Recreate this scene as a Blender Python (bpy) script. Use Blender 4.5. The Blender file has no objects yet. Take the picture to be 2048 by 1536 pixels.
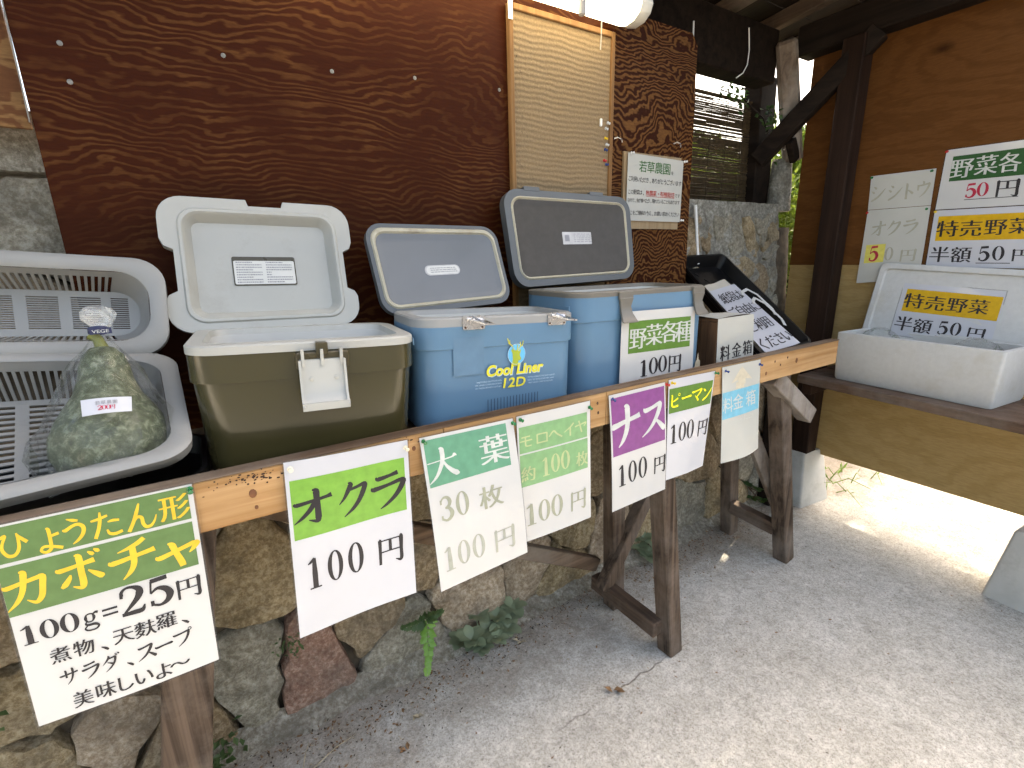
# Farm stand under a shed roof: coolers, baskets and laminated price signs on a timber bench.
import bpy, bmesh, math, random
from mathutils import Vector, Matrix, noise, geometry

SC = bpy.context.scene
COL = SC.collection
random.seed(7)
H = 1.29                      # eye height; everything is built with the eye at z = 0 and raised by H at the end
GZ = -H                       # floor level while building
R = math.radians

# ------------------------------------------------------------------ camera
cam = bpy.data.cameras.new('camera'); cam_o = bpy.data.objects.new('camera', cam); COL.objects.link(cam_o)
cam.sensor_width = 36.0; cam.lens = 965.16 / 2048 * 36; cam.clip_start = 0.02; cam.clip_end = 2000
yaw, pitch, roll = R(32.068), R(14.762), R(1.445)
fwd = Vector((math.sin(yaw) * math.cos(pitch), math.cos(yaw) * math.cos(pitch), -math.sin(pitch)))
rgt = Vector((math.cos(yaw), -math.sin(yaw), 0)); dwn = fwd.cross(rgt)
r2 = math.cos(roll) * rgt + math.sin(roll) * dwn; d2 = -math.sin(roll) * rgt + math.cos(roll) * dwn
cam_o.matrix_world = Matrix(((r2.x, -d2.x, -fwd.x, 0), (r2.y, -d2.y, -fwd.y, 0), (r2.z, -d2.z, -fwd.z, 0), (0, 0, 0, 1)))
SC.camera = cam_o

# ------------------------------------------------------------------ light
SUN_DIR = Vector((0.50, 0.20, 0.84)).normalized()       # towards the sun
world = bpy.data.worlds.new('World'); SC.world = world; world.use_nodes = True
wn = world.node_tree.nodes; wl = world.node_tree.links; wn.clear()
sky = wn.new('ShaderNodeTexSky'); sky.sky_type = 'NISHITA'; sky.sun_disc = False
sky.sun_elevation = math.asin(SUN_DIR.z); sky.sun_rotation = math.atan2(SUN_DIR.x, SUN_DIR.y)
sky.air_density = 1.0; sky.dust_density = 6.0; sky.ozone_density = 0.6
bg = wn.new('ShaderNodeBackground'); bg.inputs['Strength'].default_value = 0.15
wo = wn.new('ShaderNodeOutputWorld'); wl.new(sky.outputs[0], bg.inputs[0]); wl.new(bg.outputs[0], wo.inputs[0])
sl = bpy.data.lights.new('sun', 'SUN'); sl.energy = 2.4; sl.angle = R(0.53); sl.color = (1.0, 0.955, 0.88)
sun_o = bpy.data.objects.new('sun', sl); COL.objects.link(sun_o)
sun_o.rotation_euler = SUN_DIR.to_track_quat('Z', 'Y').to_euler(); sun_o.location = (4, -2, 8)
SC.view_settings.view_transform = 'Standard'; SC.view_settings.look = 'None'
SC.view_settings.exposure = 2.5; SC.view_settings.gamma = 1.0; SC.view_settings.use_curve_mapping = False
SC.view_settings.use_white_balance = True; SC.view_settings.white_balance_temperature = 7900; SC.view_settings.white_balance_tint = 9
SC.render.engine = 'CYCLES'
SC.cycles.use_denoising = True
SC.cycles.use_adaptive_sampling = True; SC.cycles.adaptive_threshold = 0.04
SC.cycles.max_bounces = 6; SC.cycles.diffuse_bounces = 4; SC.cycles.glossy_bounces = 3; SC.cycles.transparent_max_bounces = 12
SC.cycles.sample_clamp_indirect = 8.0

# ------------------------------------------------------------------ materials
MATS = {}
def _new(name):
    m = bpy.data.materials.new(name); m.use_nodes = True; n = m.node_tree.nodes; n.clear()
    o = n.new('ShaderNodeOutputMaterial'); b = n.new('ShaderNodeBsdfPrincipled')
    m.node_tree.links.new(b.outputs[0], o.inputs[0]); MATS[name] = m
    return m, n, m.node_tree.links, b
def _coords(n, l, scale=(1, 1, 1), rot=(0, 0, 0), loc=(0, 0, 0)):
    t = n.new('ShaderNodeTexCoord'); mp = n.new('ShaderNodeMapping'); mp.inputs['Scale'].default_value = scale
    mp.inputs['Rotation'].default_value = rot; mp.inputs['Location'].default_value = loc
    l.new(t.outputs['Object'], mp.inputs[0]); return mp.outputs[0]
def _noise(n, l, co, s, d=4, rgh=.55, dist=0):
    x = n.new('ShaderNodeTexNoise'); x.inputs['Scale'].default_value = s; x.inputs['Detail'].default_value = d
    x.inputs['Roughness'].default_value = rgh; x.inputs['Distortion'].default_value = dist
    l.new(co, x.inputs['Vector']); return x.outputs['Fac']
def _ramp(n, l, fac, stops):
    r = n.new('ShaderNodeValToRGB'); e = r.color_ramp.elements
    while len(e) < len(stops): e.new(0.5)
    for i, (p, c) in enumerate(stops): e[i].position = p; e[i].color = (c[0], c[1], c[2], 1)
    l.new(fac, r.inputs[0]); return r.outputs[0]
def _math(n, l, op, a, b=None, clamp=False):
    m = n.new('ShaderNodeMath'); m.operation = op; m.use_clamp = clamp
    for i, v in enumerate((a, b)):
        if v is None: continue
        if isinstance(v, (int, float)): m.inputs[i].default_value = v
        else: l.new(v, m.inputs[i])
    return m.outputs[0]
def _mix(n, l, fac, a, b, mode='MIX'):
    m = n.new('ShaderNodeMix'); m.data_type = 'RGBA'; m.blend_type = mode
    for i, v in ((0, fac), (6, a), (7, b)):
        if isinstance(v, (int, float)): m.inputs[i].default_value = v
        elif isinstance(v, tuple): m.inputs[i].default_value = (v[0], v[1], v[2], 1)
        else: l.new(v, m.inputs[i])
    return m.outputs[2]
def _bump(n, l, b, h, strength, dist=.002):
    x = n.new('ShaderNodeBump'); x.inputs['Strength'].default_value = strength; x.inputs['Distance'].default_value = dist
    l.new(h, x.inputs['Height']); l.new(x.outputs[0], b.inputs['Normal'])
def _xyz(n, l, co):
    s = n.new('ShaderNodeSeparateXYZ'); l.new(co, s.inputs[0]); return s.outputs

def plain(name, c, rough=.5, var=.12, vscale=9, bump=0, bscale=120, metal=0, coat=0, spec=.5, dirt=None, dscale=3):
    m, n, l, b = _new(name); co = _coords(n, l)
    f = _noise(n, l, co, vscale, 6)
    lo = tuple(x * (1 - var) for x in c); hi = tuple(min(1, x * (1 + var)) for x in c)
    col = _ramp(n, l, f, [(.3, lo), (.7, hi)])
    if dirt:
        d = _noise(n, l, co, dscale, 8, .7); d = _ramp(n, l, d, [(.52, (0, 0, 0)), (.72, (1, 1, 1))])
        col = _mix(n, l, d, col, dirt)
    l.new(col, b.inputs['Base Color']); b.inputs['Metallic'].default_value = metal
    rr = _noise(n, l, co, vscale * 2.3, 5); rr = _math(n, l, 'MULTIPLY_ADD', rr, .25); 
    rr.node.inputs[2].default_value = rough - .125
    l.new(rr, b.inputs['Roughness']); b.inputs['Specular IOR Level'].default_value = spec
    b.inputs['Coat Weight'].default_value = coat; b.inputs['Coat Roughness'].default_value = .08
    if bump: _bump(n, l, b, _noise(n, l, co, bscale, 4), bump)
    return m
def wood(name, dark, light, axis='X', cross=38, along=1.6, rough=.75, bump=.5, rot=(0, 0, 0), grey=None, contrast=(.32, .68)):
    m, n, l, b = _new(name)
    sc = [cross] * 3; sc['XYZ'.index(axis)] = along
    co = _coords(n, l, tuple(sc), rot); co2 = _coords(n, l)
    f = _noise(n, l, co, 1.0, 7, .62, .6)
    col = _ramp(n, l, f, [(contrast[0], dark), (contrast[1], light)])
    g = _noise(n, l, co2, 7, 5, .6)
    col = _mix(n, l, _ramp(n, l, g, [(.3, (.25,) * 3), (.75, (0,) * 3)]), col, tuple(x * .45 for x in dark))
    if grey:
        gg = _noise(n, l, co2, 4, 6, .65); col = _mix(n, l, _ramp(n, l, gg, [(.45, (0,) * 3), (.7, (.75,) * 3)]), col, grey)
    l.new(col, b.inputs['Base Color']); b.inputs['Roughness'].default_value = rough; b.inputs['Specular IOR Level'].default_value = .12
    _bump(n, l, b, f, bump, .003)
    return m
def plywood(name, dark, light, freq=34, warp=5.0, wx=1.3, wz=3.0, width=.62, patch=True, rough=.55, coat=.0, seed=0.0, axis='X'):
    """rotary-cut veneer: warped parallel growth bands"""
    m, n, l, b = _new(name)
    co = _coords(n, l, (1, 1, 1), (0, 0, 0), (seed, seed * .7, seed * 1.3)); x, y, z = _xyz(n, l, co)
    h = x if axis == 'X' else y
    cb = n.new('ShaderNodeCombineXYZ'); l.new(_math(n, l, 'MULTIPLY', h, wx), cb.inputs[0]); l.new(_math(n, l, 'MULTIPLY', z, wz), cb.inputs[1])
    w1 = _noise(n, l, cb.outputs[0], 1.0, 5, .52, .5)
    cb2 = n.new('ShaderNodeCombineXYZ'); l.new(_math(n, l, 'MULTIPLY', h, 9), cb2.inputs[0]); l.new(_math(n, l, 'MULTIPLY', z, 60), cb2.inputs[1])
    w2 = _noise(n, l, cb2.outputs[0], 1.0, 4, .6)
    ph = _math(n, l, 'ADD', _math(n, l, 'MULTIPLY', z, freq), _math(n, l, 'MULTIPLY', w1, warp * 6.0))
    ph = _math(n, l, 'ADD', ph, _math(n, l, 'MULTIPLY', w2, .9))
    s = _math(n, l, 'FRACT', ph)
    band = _ramp(n, l, s, [(0.0, (.35,) * 3), (.10, (0,) * 3), (width, (.03,) * 3), (width + .14, (.9,) * 3), (.93, (1,) * 3), (1.0, (.35,) * 3)])
    if patch:
        pt = _noise(n, l, co, 3.4, 5, .6); pt = _ramp(n, l, pt, [(.40, (.06,) * 3), (.64, (1,) * 3)])
        band = _mix(n, l, 1.0, band, pt, 'MULTIPLY')
    fib = _noise(n, l, cb2.outputs[0], 3.0, 5, .7)
    col = _mix(n, l, band, dark, light)
    col = _mix(n, l, _ramp(n, l, fib, [(.3, (.55,) * 3), (.7, (0,) * 3)]), col, tuple(c * .55 for c in dark))
    l.new(col, b.inputs['Base Color']); b.inputs['Roughness'].default_value = rough
    b.inputs['Specular IOR Level'].default_value = .06; b.inputs['Coat Weight'].default_value = 0; b.inputs['Coat Roughness'].default_value = .35
    _bump(n, l, b, fib, .25, .001)
    return m
def ink(name, c, rough=.35):
    m, n, l, b = _new(name); co = _coords(n, l); f = _noise(n, l, co, 60, 3)
    l.new(_ramp(n, l, f, [(.3, tuple(x * .9 for x in c)), (.7, tuple(min(1, x * 1.08) for x in c))]), b.inputs['Base Color'])
    b.inputs['Roughness'].default_value = rough; b.inputs['Coat Weight'].default_value = .08; b.inputs['Coat Roughness'].default_value = .2; b.inputs['Specular IOR Level'].default_value = .25
    return m
def film(name, tint=(1, 1, 1), gloss=.35, rough=.08, haze=.0, wr=0, cap=.3):
    """thin clear plastic: mostly see-through, glossy where it catches the light"""
    m = bpy.data.materials.new(name); m.use_nodes = True; n = m.node_tree.nodes; n.clear(); l = m.node_tree.links
    o = n.new('ShaderNodeOutputMaterial'); t = n.new('ShaderNodeBsdfTransparent'); t.inputs[0].default_value = (*tint, 1)
    g = n.new('ShaderNodeBsdfGlossy'); g.inputs['Roughness'].default_value = rough; g.inputs['Color'].default_value = (1, 1, 1, 1)
    lw = n.new('ShaderNodeLayerWeight'); lw.inputs[0].default_value = gloss
    mx = n.new('ShaderNodeMixShader'); l.new(_math(n, l, 'MINIMUM', _math(n, l, 'MULTIPLY', lw.outputs['Fresnel'], .8), cap), mx.inputs[0]); l.new(t.outputs[0], mx.inputs[1]); l.new(g.outputs[0], mx.inputs[2])
    out = mx.outputs[0]
    if wr:
        co = _coords(n, l); f = _noise(n, l, co, 26, 3, .5, 1.2); bp = n.new('ShaderNodeBump'); bp.inputs['Strength'].default_value = wr; bp.inputs['Distance'].default_value = .01
        l.new(f, bp.inputs['Height']); l.new(bp.outputs[0], g.inputs['Normal']); l.new(bp.outputs[0], lw.inputs['Normal'])
    if haze:
        d = n.new('ShaderNodeBsdfDiffuse'); d.inputs[0].default_value = (.85, .86, .84, 1)
        m2 = n.new('ShaderNodeMixShader'); m2.inputs[0].default_value = haze; l.new(out, m2.inputs[1]); l.new(d.outputs[0], m2.inputs[2]); out = m2.outputs[0]
    l.new(out, o.inputs[0]); MATS[name] = m
    return m
def emit(name, c, s):
    m, n, l, b = _new(name); b.inputs['Base Color'].default_value = (.8, .8, .78, 1); b.inputs['Emission Color'].default_value = (*c, 1)
    b.inputs['Emission Strength'].default_value = s; b.inputs['Roughness'].default_value = .35
    return m

# ------------------------------------------------------------------ mesh helpers
class MB:
    def __init__(self): self.v = []; self.f = []; self.mi = []
    def add(self, vs, fs, mi=0):
        o = len(self.v); self.v += [tuple(p) for p in vs]
        for f in fs: self.f.append(tuple(i + o for i in f)); self.mi.append(mi)
        return self
    def box(self, x0, x1, y0, y1, z0, z1, mi=0):
        vs = [(x, y, z) for z in (z0, z1) for y in (y0, y1) for x in (x0, x1)]
        return self.add(vs, [(0, 2, 3, 1), (4, 5, 7, 6), (0, 1, 5, 4), (2, 6, 7, 3), (0, 4, 6, 2), (1, 3, 7, 5)], mi)
    def beam(self, p0, p1, w, h, up=(0, 0, 1), mi=0, w1=None, h1=None):
        """square timber from p0 to p1; w across, h along 'up'"""
        p0 = Vector(p0); p1 = Vector(p1); d = (p1 - p0).normalized(); s = d.cross(Vector(up))
        if s.length < 1e-4: s = d.cross(Vector((1, 0, 0)))
        s.normalize(); u = s.cross(d); vs = []
        for p, ww, hh in ((p0, w, h), (p1, w1 or w, h1 or h)):
            for a, b in ((-1, -1), (1, -1), (1, 1), (-1, 1)): vs.append(p + s * (a * ww / 2) + u * (b * hh / 2))
        return self.add(vs, [(3, 2, 1, 0), (4, 5, 6, 7), (0, 1, 5, 4), (1, 2, 6, 5), (2, 3, 7, 6), (3, 0, 4, 7)], mi)
    def loft(self, loops, cap0=True, cap1=True, mi=0, closed=True):
        n = len(loops[0]); o = len(self.v)
        for lp in loops: self.v += [tuple(p) for p in lp]
        for k in range(len(loops) - 1):
            for i in range(n if closed else n - 1):
                j = (i + 1) % n
                self.f.append((o + k * n + i, o + k * n + j, o + (k + 1) * n + j, o + (k + 1) * n + i)); self.mi.append(mi)
        if cap0: self.f.append(tuple(o + i for i in reversed(range(n)))); self.mi.append(mi)
        if cap1: self.f.append(tuple(o + (len(loops) - 1) * n + i for i in range(n))); self.mi.append(mi)
        return self
    def tube(self, path, r, n=8, mi=0, caps=True):
        path = [Vector(p) for p in path]; loops = []; prev = None
        for i, p in enumerate(path):
            d = (path[min(i + 1, len(path) - 1)] - path[max(i - 1, 0)]).normalized()
            a = prev if prev else (Vector((0, 0, 1)) if abs(d.z) < .9 else Vector((1, 0, 0)))
            s = d.cross(a).normalized(); u = s.cross(d).normalized(); prev = u
            rr = r[i] if isinstance(r, (list, tuple)) else r
            loops.append([p + s * (math.cos(t) * rr) + u * (math.sin(t) * rr) for t in [2 * math.pi * k / n for k in range(n)]])
        return self.loft(loops, caps, caps, mi)
    def lathe(self, prof, n=16, M=Matrix(), mi=0, cap=True, fn=None):
        loops = []
        for r, z in prof:
            lp = []
            for k in range(n):
                t = 2 * math.pi * k / n; rr = r * (fn(t, z) if fn else 1)
                lp.append(M @ Vector((math.cos(t) * rr, math.sin(t) * rr, z)))
            loops.append(lp)
        return self.loft(loops, cap, cap, mi)
    def grid(self, fn, nu, nv, mi=0):
        vs = [fn(i / nu, j / nv) for j in range(nv + 1) for i in range(nu + 1)]
        fs = [(j * (nu + 1) + i, j * (nu + 1) + i + 1, (j + 1) * (nu + 1) + i + 1, (j + 1) * (nu + 1) + i) for j in range(nv) for i in range(nu)]
        return self.add(vs, fs, mi)
    def plate(self, outer, holes, fmap, mi=0):
        """flat face with holes; outlines are 2D, fmap maps them to 3D"""
        polys = [[Vector((p[0], p[1], 0)) for p in outer]] + [[Vector((p[0], p[1], 0)) for p in h] for h in holes]
        tris = geometry.tessellate_polygon(polys); pts = [p for pl in polys for p in pl]
        return self.add([fmap(p.x, p.y) for p in pts], [tuple(t) for t in tris], mi)
    def build(self, name, mats, parent=None, smooth=None, bevel=0, seg=1, loc=None, jitter=0):
        me = bpy.data.meshes.new(name); me.from_pydata(self.v, [], self.f)
        mats = mats if isinstance(mats, (list, tuple)) else [mats]
        for m in mats: me.materials.append(MATS[m])
        for p, i in zip(me.polygons, self.mi): p.material_index = i
        bm = bmesh.new(); bm.from_mesh(me)
        if bevel:
            bmesh.ops.remove_doubles(bm, verts=bm.verts, dist=1e-6)
            es = [e for e in bm.edges if len(e.link_faces) == 2 and e.calc_face_angle(0) > .6]
            bmesh.ops.bevel(bm, geom=es, offset=bevel, segments=seg, affect='EDGES', profile=.6, clamp_overlap=True)
        if jitter:
            for v in bm.verts: v.co += Vector((random.uniform(-1, 1), random.uniform(-1, 1), random.uniform(-1, 1))) * jitter
        bmesh.ops.recalc_face_normals(bm, faces=bm.faces)
        bm.to_mesh(me); bm.free()
        if smooth is not None:
            me.shade_smooth(); me.set_sharp_from_angle(angle=R(smooth))
        o = bpy.data.objects.new(name, me); COL.objects.link(o)
        if parent is not None:
            o.parent = parent
            if not parent.get('local'): o.matrix_parent_inverse = parent_matrix(parent).inverted()
        if loc: o.location = loc
        return o
def parent_matrix(o):
    M = Matrix.Translation(o.location) @ o.rotation_euler.to_matrix().to_4x4()
    while o.parent:
        o = o.parent; M = Matrix.Identity(4) if o.type == 'EMPTY' and False else M; break
    return M
def tag(o, label, cat, group=None, kind=None):
    if label: o['label'] = label
    if cat: o['category'] = cat
    if group: o['group'] = group
    if kind: o['kind'] = kind
    return o
def thing(name, label, cat, loc, group=None):
    o = bpy.data.objects.new(name, None); COL.objects.link(o); o.location = loc; o.empty_display_size = .05
    return tag(o, label, cat, group)
def sub(o, parent):
    """make o a sub-part of the part 'parent' (both meshes are in scene coordinates)"""
    o.parent = parent; o.matrix_parent_inverse = Matrix.Identity(4); return o
def rrect(w, h, r, n=5, cx=0, cy=0):
    pts = []
    for (sx, sy, a0) in ((1, 1, 0), (-1, 1, 90), (-1, -1, 180), (1, -1, 270)):
        for k in range(n + 1):
            a = R(a0 + 90 * k / n); pts.append((cx + sx * (w / 2 - r) + r * math.cos(a), cy + sy * (h / 2 - r) + r * math.sin(a)))
    return pts
def quadmap(C, off=None):
    """bilinear sheet through TL, TR, BR, BL; u right, v down, d towards the viewer"""
    TL, TR, BR, BL = [Vector(c) for c in C]
    nrm = -((TR - TL).cross(BL - TL)).normalized()
    def f(u, v, d=0.0):
        p = TL * (1 - u) * (1 - v) + TR * u * (1 - v) + BR * u * v + BL * (1 - u) * v
        return p + nrm * (d + (off(u, v) if off else 0))
    f.n = nrm
    return f
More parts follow.
